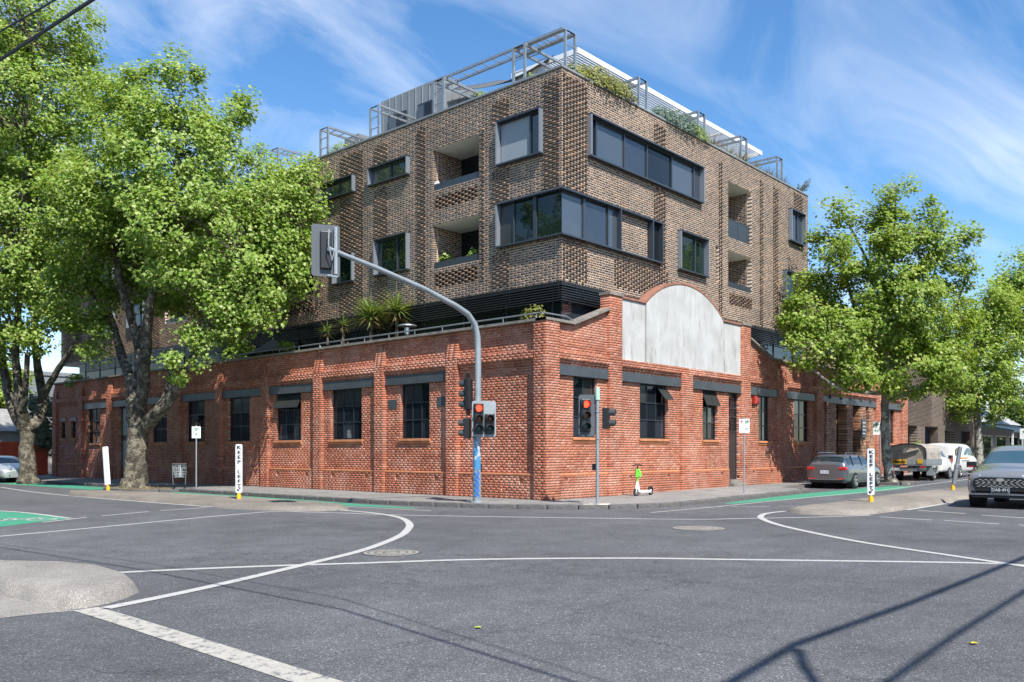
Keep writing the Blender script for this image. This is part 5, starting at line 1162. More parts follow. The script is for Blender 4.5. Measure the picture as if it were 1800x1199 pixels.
m = MB(); m.tube([(.09, 0, .62), (.115, 0, 1.07)], .022, 8); m.tube([(.10, -.25, 1.06), (.115, -.1, 1.10), (.115, .1, 1.10), (.10, .25, 1.06)], .018, 8); m.build('handlebar', M_['black'], SC, smooth=True)
m = MB(); m.lathe([(.02, -.09), (.13, -.07), (.15, 0), (.13, .07), (.02, .09)], 16, Matrix.Translation((.20, .04, .80)) @ Matrix.Rotation(R_(70), 4, 'X') @ Matrix.Diagonal((.75, 1.15, .8, 1))); m.build('helmet', LG, SC, smooth=True)
m = MB(); m.tube([(.74, 0, .23), (.82, 0, .28), (.92, 0, .26), (.98, 0, .20)], [.05, .06, .055, .03], 8); m.build('mudguard', M_['black'], SC, smooth=True)
m = MB(); m.tube([(.3, 0, .13), (.28, .12, .01)], .012, 6); m.build('stand', M_['black'], SC)
# ================================================================ SHOPPING TROLLEY
tx, ty = onG(318, 860, FP)
TR = empty('shopping_trolley', (*onG(316, 859, FP), FP), R_(60), 'grey wire shopping trolley left on the footpath beside the big tree', 'trolley')
m = MB(); W0, W1 = .28, .22
def rect(z, x0, x1, w): return [Vector((x0, -w, z)), Vector((x1, -w*.85, z)), Vector((x1, w*.85, z)), Vector((x0, w, z))]
levels = [rect(.50, -.32, .36, .20), rect(.62, -.36, .42, .23), rect(.74, -.40, .46, .25), rect(.88, -.43, .50, .27), rect(1.0, -.46, .53, .29)]
for lv_ in levels:
    for a, b in zip(lv_, lv_[1:]+lv_[:1]): m.bar(a, b, .018)
for i in range(4):
    A0, B0, A1, B1 = levels[0][i], levels[0][(i+1) % 4], levels[-1][i], levels[-1][(i+1) % 4]
    for k in range(9): m.bar(A0+(B0-A0)*k/8, A1+(B1-A1)*k/8, .012)
for k in range(8): m.bar(levels[0][0]+(levels[0][1]-levels[0][0])*k/7, levels[0][3]+(levels[0][2]-levels[0][3])*k/7, .012)
m.build('basket', M_['galv'], TR)
m = MB(); m.tube([(-.46, -.29, 1.0), (-.52, -.29, 1.06), (-.52, .29, 1.06), (-.46, .29, 1.0)], .018, 8); m.build('handle', M_['black'], TR)
for sy in (-1, 1):
    m = MB(); m.tube([(-.45, sy*.28, .98), (-.38, sy*.24, .20), (.42, sy*.20, .16)], .014, 6); m.build('leg', M_['galv'], TR)
    for wx in (-.38, .42):
        w = MB(); wheel_y(w, (wx, sy*.22, .06), .06, .03, 12); w.build('wheel', M_['rubber'], TR)
# ================================================================ VEHICLES
def metal_paint(name, c, rough=0.32, metal=0.5):
    m = plain(name, c, rough, metal, 0.5, 1.0); return m
def loft_body(name, parent, secs, matmap, mats, names, levels=2, ends=(0, 0)):
    """secs: (x, [(y,z)...]) half sections, bottom to roof centre; matmap[(interval, strip)] -> slot; returns {slot: object}"""
    bm = bmesh.new(); rings = []; k = len(secs[0][1])
    for x, pts in secs:
        Lv = [bm.verts.new((x if len(p) < 3 else p[2], p[0], p[1])) for p in pts[:-1]]; Rv = [bm.verts.new((x if len(p) < 3 else p[2], -p[0], p[1])) for p in pts[:-1]]
        pc_ = pts[-1]; top = bm.verts.new((x if len(pc_) < 3 else pc_[2], 0, pc_[1])); rings.append((Lv+[top], Rv+[top]))
    for i in range(len(rings)-1):
        for j in range(k-1):
            f = bm.faces.new((rings[i][0][j], rings[i+1][0][j], rings[i+1][0][j+1], rings[i][0][j+1])); f.material_index = matmap.get((i, j), 0)
            if j < k-2 or True:
                q = (rings[i][1][j+1], rings[i+1][1][j+1], rings[i+1][1][j], rings[i][1][j]); f = bm.faces.new(q); s = matmap.get((i, j), 0); f.material_index = s+1 if (s and names[s] == 'side_window') else s
    for e, mi in ((0, ends[0]), (len(rings)-1, ends[1])):
        Lr, Rr = rings[e]
        for j in range(k-2):
            q = (Lr[j], Lr[j+1], Rr[j+1], Rr[j]); f = bm.faces.new(q if e == 0 else q[::-1]); f.material_index = mi
        f = bm.faces.new((Lr[k-2], Lr[k-1], Rr[k-2]) if e == 0 else (Rr[k-2], Lr[k-1], Lr[k-2]))
        f.material_index = mi
    bmesh.ops.recalc_face_normals(bm, faces=bm.faces[:])
    me = bpy.data.meshes.new('tmp'); bm.to_mesh(me); bm.free(); o = bpy.data.objects.new('tmp', me); COL.objects.link(o)
    for _ in mats: me.materials.append(_)
    sd = o.modifiers.new('s', 'SUBSURF'); sd.levels = levels; sd.render_levels = levels
    bpy.context.view_layer.update(); ev = bpy.data.meshes.new_from_object(o.evaluated_get(bpy.context.evaluated_depsgraph_get()))
    bpy.data.objects.remove(o); res = {}
    co = np.array([v.co for v in ev.vertices]); polys = {}
    for p_ in ev.polygons: polys.setdefault(p_.material_index, []).append(list(p_.vertices))
    for mi, pl in polys.items():
        used = sorted(set(v for p_ in pl for v in p_)); mp_ = {v: i for i, v in enumerate(used)}
        mn = bpy.data.meshes.new(names[mi]); mn.from_pydata([tuple(co[v]) for v in used], [], [[mp_[v] for v in p_] for p_ in pl])
        mn.materials.append(mats[mi]); mn.polygons.foreach_set('use_smooth', [True]*len(mn.polygons)); mn.update()
        ob = bpy.data.objects.new(names[mi], mn); link(ob, parent); res[mi] = ob
    return res
def car_wheel(parent, x, y, r, side, spokes=5, wd=0.22, rim=None):
    w = MB(); M = Matrix.Translation((x, y, r)) @ Matrix.Rotation(R_(90), 4, 'X')
    w.lathe([(r*.62, -wd/2), (r*.90, -wd/2), (r, -wd*.32), (r, wd*.32), (r*.90, wd/2), (r*.62, wd/2)], 24, M); wo = w.build('wheel', M_['rubber'], parent, smooth=True)
    rm = MB(); s = side; yf = y+s*(wd/2+.006); M2 = Matrix.Translation((x, yf, r)) @ Matrix.Rotation(R_(-90*s), 4, 'X')
    rm.lathe([(r*.69, -.06), (r*.69, .012), (r*.62, .014), (r*.60, -.06)], 24, M2); rm.lathe([(.07, -.05), (.07, .0), (.02, .006)], 12, M2)
    for i in range(spokes):
        a = 2*math.pi*i/spokes+.3; d = Vector((math.cos(a), math.sin(a), 0)); n_ = Vector((-d.y, d.x, 0))
        P = [d*.04+n_*.035, d*r*.64+n_*.03, d*r*.64-n_*.03, d*.04-n_*.035]
        rm.add([M2 @ (q+Vector((0, 0, z))) for z in (-.035, -.004) for q in P], ((0,1,2,3),(4,5,6,7),(0,1,5,4),(1,2,6,5),(2,3,7,6),(3,0,4,7)))
    rm.build('rim', rim or M_['alloy'], wo)
    bk_ = MB(); bk_.lathe([(.01, -.10), (r*.62, -.10), (r*.62, -.08), (.01, -.08)], 20, M2); bk_.build('brake_disc', M_['black'], wo)
    return wo
def arch(parent, x, y, r, side, wd=0.3):
    a = MB(); M = Matrix.Translation((x, y-side*wd/2, r*.96)) @ Matrix.Rotation(R_(90), 4, 'X'); a.lathe([(r*1.13, -wd/2), (r*1.13, wd/2)], 26, M); a.build('arch_gap_disc', M_['rubber'], parent)  # black disc painting the dark gap around the wheel
def plate(parent, txt, M, w=.37, h=.13, dark=True):
    p_ = MB(); p_.box(-w/2, w/2, -h/2, h/2, 0, .012, 0, M); po = p_.build('number_plate', M_['sign_black'] if dark else M_['sign_white'], parent)
    text_obj(txt, h*.80, M_['sign_white'] if dark else plain('plate_blue', (0.03, 0.05, 0.2), .5), po, 'lettering', M @ Matrix.Translation((0, 0, .014)), .001, bold=False)
def S_(w, zb, zs, zbelt, zr, wr, arch_=0):
    """half section: underbody, sill, flank, shoulder, belt, window top, roof edge, roof centre"""
    return [(w*.80, zb), (w*.98, zb+.06), (w, (zb+zs)/2+.06), (w*.985, zs), (w*.93, zbelt), (wr*1.02, zr-.085), (wr*.86, zr-.02), (0, zr)]
def H_(w, zb, zs, zh):
    """bonnet section"""
    return [(w*.80, zb), (w*.97, zb+.06), (w, (zb+zs)/2+.04), (w*.98, zs), (w*.90, zh-.04), (w*.70, zh), (w*.4, zh+.018), (0, zh+.025)]
GL = M_['car_glass']
# ---- grey wagon parked at the kerb, seen from behind
c = empty('parked_wagon', (17.25, -3.08, gz(17.25)), 0, 'dark grey station wagon parked at the kerb with its tail to the corner', 'car')
P1 = metal_paint('paint_grey', (0.13, 0.142, 0.155))
w = .895
secs = [(-2.28, [(w*.78, .36), (w*.86, .42), (w*.90, .58), (w*.90, .78), (w*.84, .92), (w*.76, 1.0), (w*.5, 1.02), (0, 1.03)]),
        (-2.20, S_(w*.96, .30, .80, .95, 1.12, w*.80)), (-2.02, S_(w*.99, .22, .84, .97, 1.42, w*.74)), (-1.60, S_(w, .20, .85, .97, 1.47, w*.76)), (-0.9, S_(w, .20, .85, .96, 1.485, w*.77)), (0.0, S_(w, .20, .84, .95, 1.475, w*.77)), (0.55, S_(w, .20, .83, .95, 1.42, w*.75)), (1.15, [(w*.8, .2), (w*.98, .26), (w, .56), (w*.985, .83), (w*.92, .94), (w*.82, .985), (w*.5, 1.01), (0, 1.02)]), (1.75, H_(w*.99, .22, .78, .93)), (2.1, H_(w*.93, .24, .70, .82)), (2.28, [(w*.7, .30), (w*.78, .36), (w*.82, .48), (w*.80, .60), (w*.72, .68), (w*.6, .71), (w*.3, .72), (0, .72)])]
mm_ = {(6, 5): 1, (6, 6): 1, (1, 5): 4, (1, 6): 4}
for i in (2, 3, 4, 5): mm_[(i, 4)] = 2
loft_body('body', c, secs, mm_, [P1, GL, GL, GL, GL], ['body', 'windscreen', 'side_window', 'side_window', 'rear_window'])
m = MB()
for x in (-1.55, -.45, .32): m.box(x-.035, x+.035, -w*.93, -w*.80, .95, 1.40, 0, Matrix.Rotation(0, 4, 'X')) if False else None
for s in (-1, 1):
    m = MB(); m.tube([(-1.7, s*.60, 1.47), (-1.6, s*.62, 1.53), (.2, s*.62, 1.53), (.35, s*.60, 1.47)], .018, 6); m.build('roof_rail', M_['chrome'], c)
    m = MB(); m.box(-2.275, -2.05, min(s*.50, s*.85), max(s*.50, s*.85), .78, .92); m.build('tail_light', M_['tail_red'], c, bevel=.03)
    m = MB(); m.box(-2.285, -2.24, min(s*.48, s*.78), max(s*.48, s*.78), .40, .45); m.build('reflector', M_['tail_red'], c)
    for wx in (-1.33, 1.30): arch(c, wx, s*(w+.005), .325, s); car_wheel(c, wx, s*(w-.083), .325, s, 5)
    m = MB(); m.box(.62, .80, s*.98-.09, s*.98+.09, .93, 1.07); m.build('mirror', P1, c, bevel=.03)
    m = MB(); m.box(-.55, -.35, s*w*.985-.015, s*w*.985+.015, .80, .83); m.build('door_handle', P1, c)
for x in (-1.42, -.42, .48):
    for s in (-1, 1): m = MB(); m.bar((x, s*w*.935, .96), (x+.02, s*w*.775, 1.40), .06, .03); m.build('pillar', M_['black'], c)
m = MB(); m.box(-2.29, -2.22, -.66, .66, .36, .375); m.box(-2.275, -2.2, -.72, .72, .24, .34, 0); m.build('bumper_trim', M_['black'], c, bevel=.02)
m = MB(); m.tube([(-2.285, -.75, .40), (-2.30, -.4, .37), (-2.30, .4, .37), (-2.285, .75, .40)], .013, 6); m.build('chrome_strip', M_['chrome'], c)
Mr = face_M((-2.285, .06, .70), (0, -1, 0), (0, 0, 1)); plate(c, '1ZN-4XD', Mr, .37, .13, False)
m = MB(); m.lathe([(.055, 0), (.055, .01), (.042, .012), (.042, .006)], 18, face_M((-2.262, 0, .90), (0, -1, 0), (0, 0, 1))); m.build('badge', M_['chrome'], c)
m = MB(); m.bar((-2.16, .05, 1.04), (-2.10, -.28, 1.09), .018); m.build('wiper', M_['black'], c)
# ---- grey sport utility car waiting at the stop line, seen from the front
c = empty('waiting_car', (6.70+2.28, -11.62, gz(8.0)), R_(180), 'dark grey sport utility car waiting at the right edge with plate DAB 491', 'car')
c.scale = (1.05, 1.05, 1.10)
P2 = metal_paint('paint_graphite', (0.30, 0.295, 0.29), 0.22, 0.5); w = .93
secs = [(-2.25, [(w*.75, .42), (w*.85, .48), (w*.9, .7), (w*.9, .95), (w*.85, 1.05), (w*.75, 1.12), (w*.5, 1.15), (0, 1.16)]),
        (-2.1, S_(w*.97, .30, .95, 1.08, 1.45, w*.76)), (-1.6, S_(w, .26, .98, 1.10, 1.66, w*.76)), (-.6, S_(w, .25, .97, 1.09, 1.71, w*.78)), (.15, S_(w, .25, .96, 1.08, 1.68, w*.77)), (.55, S_(w, .25, .96, 1.08, 1.60, w*.75)), (1.22, [(w*.8, .25), (w*.98, .31), (w, .66), (w*.99, .95), (w*.94, 1.05), (w*.85, 1.08), (w*.5, 1.11), (0, 1.12)]), (1.8, H_(w*1.0, .26, .88, 1.05)), (2.12, H_(w*.96, .28, .80, .98)), (2.26, [(w*.80, .33), (w*.88, .40), (w*.90, .56), (w*.88, .74), (w*.84, .84), (w*.70, .90), (w*.4, .92), (0, .93)]), (2.32, [(w*.74, .37), (w*.80, .43), (w*.80, .56), (w*.78, .70), (w*.70, .78), (w*.58, .82), (w*.3, .835), (0, .84)])]
mm_ = {(5, 5): 1, (5, 6): 1, (0, 5): 4, (0, 6): 4}
for i in (1, 2, 3, 4): mm_[(i, 4)] = 2
loft_body('body', c, secs, mm_, [P2, plain('windscreen_glass', (0.035, 0.075, 0.10), .02, spec=1.0), GL, GL, GL], ['body', 'windscreen', 'side_window', 'side_window', 'rear_window'])
m = MB(); m.prism([(-.60, .42), (.60, .42), (.70, .60), (.66, .78), (.50, .82), (-.50, .82), (-.66, .78), (-.70, .60)], (0, .02), face_M((2.315, 0, 0), (0, 1, 0), (0, 0, 1))); gr = m.build('grille', M_['black'], c)
m = MB(); Mg = face_M((2.338, 0, 0), (0, 1, 0), (0, 0, 1))
for r_ in range(6):
    z = .575+r_*.036; hw = .60-.02*abs(r_-3)
    n_ = int(hw*2/.13)
    for k in range(n_+1):
        xx = -hw+2*hw*k/n_+(.065 if r_ % 2 else 0)
        if abs(xx) < .66: m.prism([(xx-.055, z), (xx, z-.013), (xx+.055, z), (xx, z+.013)], (0, .012), Mg)
m.build('grille_studs', M_['chrome'], c)['kind'] = 'stuff'
m = MB(); m.lathe([(.05, 0), (.05, .012)], 20, face_M((2.35, 0, .755), (0, 1, 0), (0, 0, 1)) @ Matrix.Diagonal((2.1, .9, 1, 1))); m.build('badge', M_['chrome'], c)
for s in (-1, 1):
    m = MB(); m.box(2.06, 2.275, min(s*.66, s*.825), max(s*.66, s*.825), .50, .74); m.build('headlight', plain('lamp_clear', (0.30, 0.31, 0.32), .08, spec=1.0), c, bevel=.03)
    m = MB(); m.bar((2.29, s*.52, .865), (2.02, s*.90, .905), .02, .03); m.build('running_light', M_['sign_white'], c)
    for wx in (-1.35, 1.36): arch(c, wx, s*(w+.004), .365, s); car_wheel(c, wx, s*(w-.093), .365, s, 5, .24)
    m = MB(); m.box(.86, 1.06, s*1.06-.12, s*1.06+.12, 1.06, 1.22); m.box(.90, .98, min(s*.88, s*1.0), max(s*.88, s*1.0), 1.06, 1.10); mo = m.build('mirror', M_['black'], c, bevel=.03)
    m = MB(); m.box(1.055, 1.075, s*1.06-.08, s*1.06+.08, 1.07, 1.10); m.build('indicator', M_['tail_red'], c)
m = MB(); m.box(2.20, 2.335, -.74, .74, .40, .47); m.box(2.10, 2.31, -.72, .72, .27, .34); m.build('lower_bumper', M_['black'], c, bevel=.02)
m = MB(); m.box(2.18, 2.325, -.80, .80, .345, .385); m.build('skid_strip', P2, c, bevel=.015)
m = MB(); m.box(2.33, 2.352, -.23, .23, .405, .575); m.build('plate_holder', M_['grey_board'], c)
plate(c, 'DAB\u00b7491', face_M((2.354, 0, .49), (0, 1, 0), (0, 0, 1)), .40, .14, True)
m = MB(); m.lathe([(.17, -.012), (.19, 0), (.17, .012)], 18, Matrix.Translation((.72, .38, 1.10)) @ Matrix.Rotation(R_(65), 4, 'Y')); m.build('steering_wheel', M_['black'], c)
# ---- tray truck with tarpaulin cover
c = empty('tray_truck', (24.85, -3.28, gz(26)), 0, 'white tray truck with grey tarpaulin cover and yellow tailgate sign behind the tree', 'truck')
WP = metal_paint('paint_white', (0.72, 0.72, 0.70), .35, 0.0)
m = MB(); m.box(0, 2.6, -.92, .92, .78, .86); m.box(.05, 4.6, -.42, .42, .50, .68); to = m.build('tray', M_['galv'], c)
for s in (-1, 1):
    m = MB(); m.box(0.03, 2.6, s*.92-.015, s*.92+.015, .86, 1.12); m.build('side_gate', M_['galv'], c)
    m = MB(); m.box(-.02, .04, min(s*.62, s*.86), max(s*.62, s*.86), .68, .78); m.build('tail_light', M_['tail_red'], c)
    for wx in (1.35, 4.1): car_wheel(c, wx, s*.80, .34, s, 6, .22, M_['galv'])
    m = MB(); m.box(.92, .96, s*.80-.14, s*.80+.14, .28, .80); m.build('mud_flap', M_['grey_board'], c)
m = MB(); m.box(0.0, .035, -.92, .92, .86, 1.10); m.build('tailgate', M_['grey_board'], c)
Mt = face_M((-.012, .45, .98), (0, -1, 0), (0, 0, 1)); p_ = MB(); p_.box(-.42, .42, -.12, .12, 0, .01, 0, Mt); po = p_.build('sign', M_['yellow'], c); text_obj('Handy', .24, M_['sign_black'], po, 'lettering', Mt @ Matrix.Translation((.05, 0, .012)), .002)
Mt = face_M((-.012, -.62, 1.0), (0, -1, 0), (0, 0, 1)); p_ = MB(); p_.box(-.13, .13, -.10, .10, 0, .01, 0, Mt); p_.build('sign', M_['yellow'], c)
plate(c, 'XUV-503', face_M((-.02, .55, .60), (0, -1, 0), (0, 0, 1)), .36, .13, False)
tarp = plain('tarpaulin', (0.33, 0.29, 0.25), .45, var=.3, vscale=2.0)
arc = [(.90, 1.08), (.90, 1.45), (.86, 1.66), (.70, 1.80), (.35, 1.88), (0, 1.90)]
full = arc+[(-a, b) for a, b in arc[-2::-1]]
m = MB(); nA = len(full); rnd = random.Random(5)
for x in (.05, .45, .9, 1.3, 1.7, 2.1, 2.5):
    for a, b in full: m.v.append((x, a+rnd.uniform(-.02, .02), b+rnd.uniform(-.02, .02)))
for i in range(6):
    for k in range(nA-1): m.f.append((i*nA+k, i*nA+k+1, (i+1)*nA+k+1, (i+1)*nA+k)); m.m.append(0)
m.f.append(tuple(range(nA))); m.m.append(0); m.f.append(tuple(reversed(range(6*nA, 7*nA)))); m.m.append(0)
m.build('tarpaulin', tarp, c)
m = MB(); m.tube([(0.02, a, b) for a, b in full], .025, 6); m.build('hoop', M_['black'], c)
m = MB(); m.tube([(.03, .5, 1.42), (.0, .0, 1.46), (.03, -.55, 1.62)], .07, 8); m.build('rolled_flap', tarp, c, smooth=True)
secs = [(2.66, [(.78, .45), (.86, .5), (.88, .75), (.87, 1.05), (.84, 1.15), (.70, 1.62), (.58, 1.70), (0, 1.73)]), (2.8, [(.80, .42), (.88, .48), (.90, .75), (.89, 1.05), (.85, 1.15), (.71, 1.66), (.58, 1.75), (0, 1.78)]), (3.45, [(.80, .42), (.88, .48), (.90, .75), (.89, 1.05), (.85, 1.15), (.70, 1.63), (.56, 1.72), (0, 1.75)]), (4.0, [(.80, .42), (.88, .48), (.90, .75), (.89, 1.03), (.85, 1.10), (.78, 1.14), (.5, 1.17), (0, 1.18)]), (4.55, H_(.88, .42, .92, 1.02)), (4.75, [(.7, .45), (.8, .5), (.82, .65), (.80, .82), (.72, .90), (.6, .93), (.3, .94), (0, .95)])]
loft_body('cab', c, secs, {(1, 4): 2, (2, 5): 1, (2, 6): 1, (2, 4): 2}, [WP, GL, GL, GL], ['cab', 'windscreen', 'side_window', 'side_window'])
m = MB(); m.box(3.62, 3.74, -1.12, -.94, 1.12, 1.30); m.build('mirror', M_['black'], c, bevel=.02)
# ---- white van ahead of the truck
c = empty('delivery_van', (29.85, -3.25, gz(31)), 0, 'white delivery van with coloured logos on its side parked ahead of the tray truck', 'van')
V_ = lambda w, zb, zr: [(w*.85, zb), (w*.97, zb+.08), (w, .75), (w, 1.02), (w*.98, 1.15), (w*.90, zr-.20), (w*.80, zr-.05), (0, zr)]
w = .95
secs = [(0, V_(w*.92, .40, 1.86)), (.12, V_(w, .32, 1.95)), (1.4, V_(w, .30, 1.97)), (2.6, V_(w, .30, 1.97)), (3.6, V_(w, .30, 1.92)), (4.35, [(w*.85, .3), (w*.97, .38), (w, .75), (w*.99, 1.0), (w*.95, 1.10), (w*.86, 1.16), (w*.5, 1.2), (0, 1.22)]), (4.85, H_(w*.95, .32, .92, 1.05)), (5.05, [(w*.75, .4), (w*.85, .45), (w*.86, .6), (w*.84, .76), (w*.78, .84), (w*.6, .88), (w*.3, .9), (0, .9)])]
loft_body('body', c, secs, {(3, 4): 2, (4, 5): 1, (4, 6): 1, (4, 4): 2}, [WP, GL, GL, GL], ['body', 'windscreen', 'side_window', 'side_window'])
for s in (-1, 1):
    for wx in (.95, 4.05): arch(c, wx, s*(w+.004), .34, s); car_wheel(c, wx, s*(w-.083), .34, s, 6, .22, M_['alloy'])
LM = face_M((0, -w-.004, 0), (1, 0, 0), (0, 0, 1))
for nm, poly, mt in (('logo', [(.75, 1.55), (.98, 1.55), (.98, 1.42), (.86, 1.28), (.75, 1.42)], M_['yellow']), ('logo', [(1.85, 1.28), (2.05, 1.60), (2.12, 1.28)], M_['sign_green']), ('logo', [(2.0, 1.60), (2.25, 1.62), (2.3, 1.3), (2.14, 1.3)], plain('logo_blue', (.02, .12, .35), .4))):
    m = MB(); m.prism(poly, (0, .006), LM @ Matrix.Translation((0, 0, .0))); m.build(nm, mt, c)
m = MB(); m.prism([(.85, 1.06), (2.5, 1.06), (2.5, 1.13), (.85, 1.13)], (0, .006), LM); m.build('lettering_band', plain('orange', (.6, .2, .03), .5), c)
m = MB(); m.prism([(1.3, .92), (2.8, .92), (2.8, .97), (1.3, .97)], (0, .006), LM); m.build('lettering_band', M_['steel_paint'], c)
m = MB(); m.box(-.01, .03, -.85, -.72, .9, 1.25); m.build('tail_light', M_['tail_red'], c)
m = MB(); m.prism([(.2, 1.25), (.75, 1.25), (.72, 1.68), (.28, 1.68)], (0, .006), LM @ Matrix.Translation((0, 0, -.03))); m.build('quarter_window', GL, c)
# ---- silver hatchback at the far left
c = empty('parked_hatchback', (-4.35, 36.0, 0), R_(-90), 'silver hatchback parked behind the far left plane tree', 'car')
P3 = metal_paint('paint_silver', (0.42, 0.45, 0.46), .3, .4); w = .88
secs = [(-2.1, [(w*.78, .36), (w*.86, .42), (w*.9, .6), (w*.9, .82), (w*.85, .95), (w*.76, 1.02), (w*.5, 1.05), (0, 1.06)]), (-1.95, S_(w*.97, .26, .86, .98, 1.30, w*.76)), (-1.4, S_(w, .22, .88, .98, 1.47, w*.77)), (-.5, S_(w, .2, .87, .97, 1.50, w*.78)), (.2, S_(w, .2, .86, .96, 1.46, w*.77)), (1.05, [(w*.8, .2), (w*.98, .26), (w, .56), (w*.985, .84), (w*.92, .94), (w*.82, .98), (w*.5, 1.0), (0, 1.01)]), (1.6, H_(w*.98, .22, .74, .88)), (1.95, H_(w*.9, .24, .62, .74)), (2.1, [(w*.65, .30), (w*.75, .36), (w*.78, .46), (w*.75, .54), (w*.68, .6), (w*.5, .63), (w*.3, .64), (0, .65)])]
loft_body('body', c, secs, {(4, 5): 1, (4, 6): 1, (1, 5): 4, (1, 6): 4, (1, 4): 2, (2, 4): 2, (3, 4): 2}, [P3, GL, GL, GL, GL], ['body', 'windscreen', 'side_window', 'side_window', 'rear_window'])
for s in (-1, 1):
    for wx in (-1.28, 1.28): arch(c, wx, s*(w+.004), .315, s); car_wheel(c, wx, s*(w-.083), .315, s, 5)
    m = MB(); m.box(1.72, 2.0, min(s*.48, s*.78), max(s*.48, s*.78), .60, .72); m.build('headlight', plain('lamp_pale', (.5, .52, .53), .1), c, bevel=.03)
    m = MB(); m.box(.55, .72, s*.96-.09, s*.96+.09, .94, 1.07); m.build('mirror', P3, c, bevel=.03)
m = MB(); m.box(2.0, 2.08, -.45, .45, .32, .44); m.build('grille', M_['black'], c, bevel=.02)
# ================================================================ PLANTS ON TERRACE AND ROOF
def blades(n, length, width, spread, droop, seed, up=0.6, segs=3, zvar=0.15):
    """curved sword leaves from one point: returns V, F"""
    g = np.random.default_rng(seed); V = []; F = []
    for i in range(n):
        a = g.uniform(0, 2*math.pi); el = math.asin(min(1, max(-.3, g.normal(up, spread)))); L_ = length*g.uniform(.6, 1.1); d = np.array((math.cos(a)*math.cos(el), math.sin(a)*math.cos(el), math.sin(el)))
        sd = np.array((-math.sin(a), math.cos(a), 0)); p = np.array((0, 0, g.uniform(-zvar, zvar)*length)); b = len(V)
        for k in range(segs+1):
            w = width*(1-(k/segs)**1.5)*(0.6 if k == 0 else 1)+.003; V += [p-sd*w/2, p+sd*w/2]; p = p+d*L_/segs; d = d+np.array((0, 0, -droop*(k+1)/segs)); d /= np.linalg.norm(d)
        F += [(b+2*k, b+2*k+1, b+2*k+3, b+2*k+2) for k in range(segs)]
    return np.array(V), np.array(F)
M_['blade'] = leaf_mat('blade', (0.10, 0.17, 0.045), (0.17, 0.25, 0.06), (0.30, 0.34, 0.12), .25)
M_['blade_dry'] = leaf_mat('blade_dry', (0.16, 0.12, 0.05), (0.26, 0.21, 0.08), (0.34, 0.30, 0.12), .2)
M_['blade_olive'] = leaf_mat('blade_olive', (0.11, 0.13, 0.03), (0.19, 0.20, 0.045), (0.28, 0.27, 0.08), .25)
M_['blade_blue'] = leaf_mat('blade_blue', (0.06, 0.10, 0.08), (0.10, 0.15, 0.12), (0.17, 0.23, 0.18), .2)
def yucca(u, v, X, L_, label, stem=1.0, n=110, seed=0):
    y, z = onX(u, v, X); e = empty('yucca_plant', (X, y, z-stem), 0, label, 'plant')
    m = MB(); m.tube([(0, 0, 0), (.04, .03, stem*.5), (0, 0, stem)], [.07, .06, .05], 7); m.build('stem', M_['bark'], e)
    V, F = blades(n, L_, .05*L_/.7, .45, .22, seed, .35); V[:, 2] += stem; arrays_obj('leaf_head', V, F, M_['blade'], e)
    if L_ > .5:
        V, F = blades(n//3, L_*.8, .04, .2, .5, seed+5, -.2); V[:, 2] += stem-.15; arrays_obj('dry_skirt', V, F, M_['blade_dry'], e)
yucca(652, 556, 1.25, 1.2, 'larger bright green yucca on the terrace behind the red parapet', 1.0, 220, 1)
yucca(697, 548, 1.45, 1.1, 'second yucca on the terrace beside the patio heater', 1.1, 180, 2)
yucca(575, 582, 1.1, .55, 'small spiky yucca on the terrace near the string lights', .6, 60, 3)
yucca(603, 570, 1.2, .6, 'small taller yucca between the string lights and the big yuccas', .9, 60, 4)
y, z = onX(664, 588, 1.3); m = MB(); m.box(-.35, .35, -.85, .85, 0, .62); tag(m.build('planter_box', plain('timber_grey', (.22, .19, .17), .8, var=.3), None, loc=(1.3, y-.2, 5.06)), 'weathered timber planter box under the yuccas', 'planter')
# patio heater
y, z = onX(716, 575, 1.1); e = empty('patio_heater', (1.1, y, 5.06), 0, 'steel mushroom patio heater on the terrace beside the yuccas', 'heater')
m = MB(); m.lathe([(.24, 0), (.24, .35), (.20, .5), (.03, .55), (.03, 1.25)], 14); m.build('post', M_['galv'], e, smooth=True)
m = MB(); m.lathe([(.08, 1.25), (.11, 1.28), (.12, 1.52), (.03, 1.56)], 12); m.build('burner', M_['alloy'], e, smooth=True)
m = MB(); m.lathe([(.38, 1.58), (.37, 1.61), (.2, 1.66), (.04, 1.68)], 20); m.build('hood', M_['galv'], e, smooth=True)
def bush(name, pos, rad, n, size, mat, label, cat='shrub', seed=0, stretch=(1, 1, 1), group=None):
    g = np.random.default_rng(seed); d = g.normal(0, 1, (n, 3)); d /= np.linalg.norm(d, axis=1)[:, None]; d[:, 2] = np.abs(d[:, 2])*1.1-.15
    P = d*(rad*g.uniform(.35, 1.0, n)**.6)[:, None]*np.array(stretch); e = empty(name, pos, 0, label, cat, group)
    leaf_mesh('foliage', P, d, size, mat, e, seed=seed)
    m = MB()
    for k in range(6): q = d[k]*rad*.6*np.array(stretch); m.tube([(0, 0, -.1), tuple(q*.5+np.array((0, 0, .05))), tuple(q)], [.02, .012, .006], 5)
    m.build('stem', M_['bark'], e); return e
def pL(u, v, X): y, z = onX(u, v, X); return (X, y, z)
def pR(u, v, Y): x, z = onY(u, v, Y); return (x, Y, z)
bush('terrace_shrub', pL(422, 628, .9), .95, 420, .24, M_['leaf'], 'leafy green shrub hanging over the red parapet beside the big tree', seed=1)
bush('terrace_shrub', pL(503, 612, .9), .42, 120, .17, M_['leaf_fresh'], 'round leaved succulent on the terrace edge left of the small yuccas', seed=2)
bush('terrace_shrub', pL(938, 556, 1.2), .55, 260, .09, M_['blade_olive'], 'olive yellow shrub behind the parapet at the street corner', seed=3, stretch=(.6, 1.1, .8))
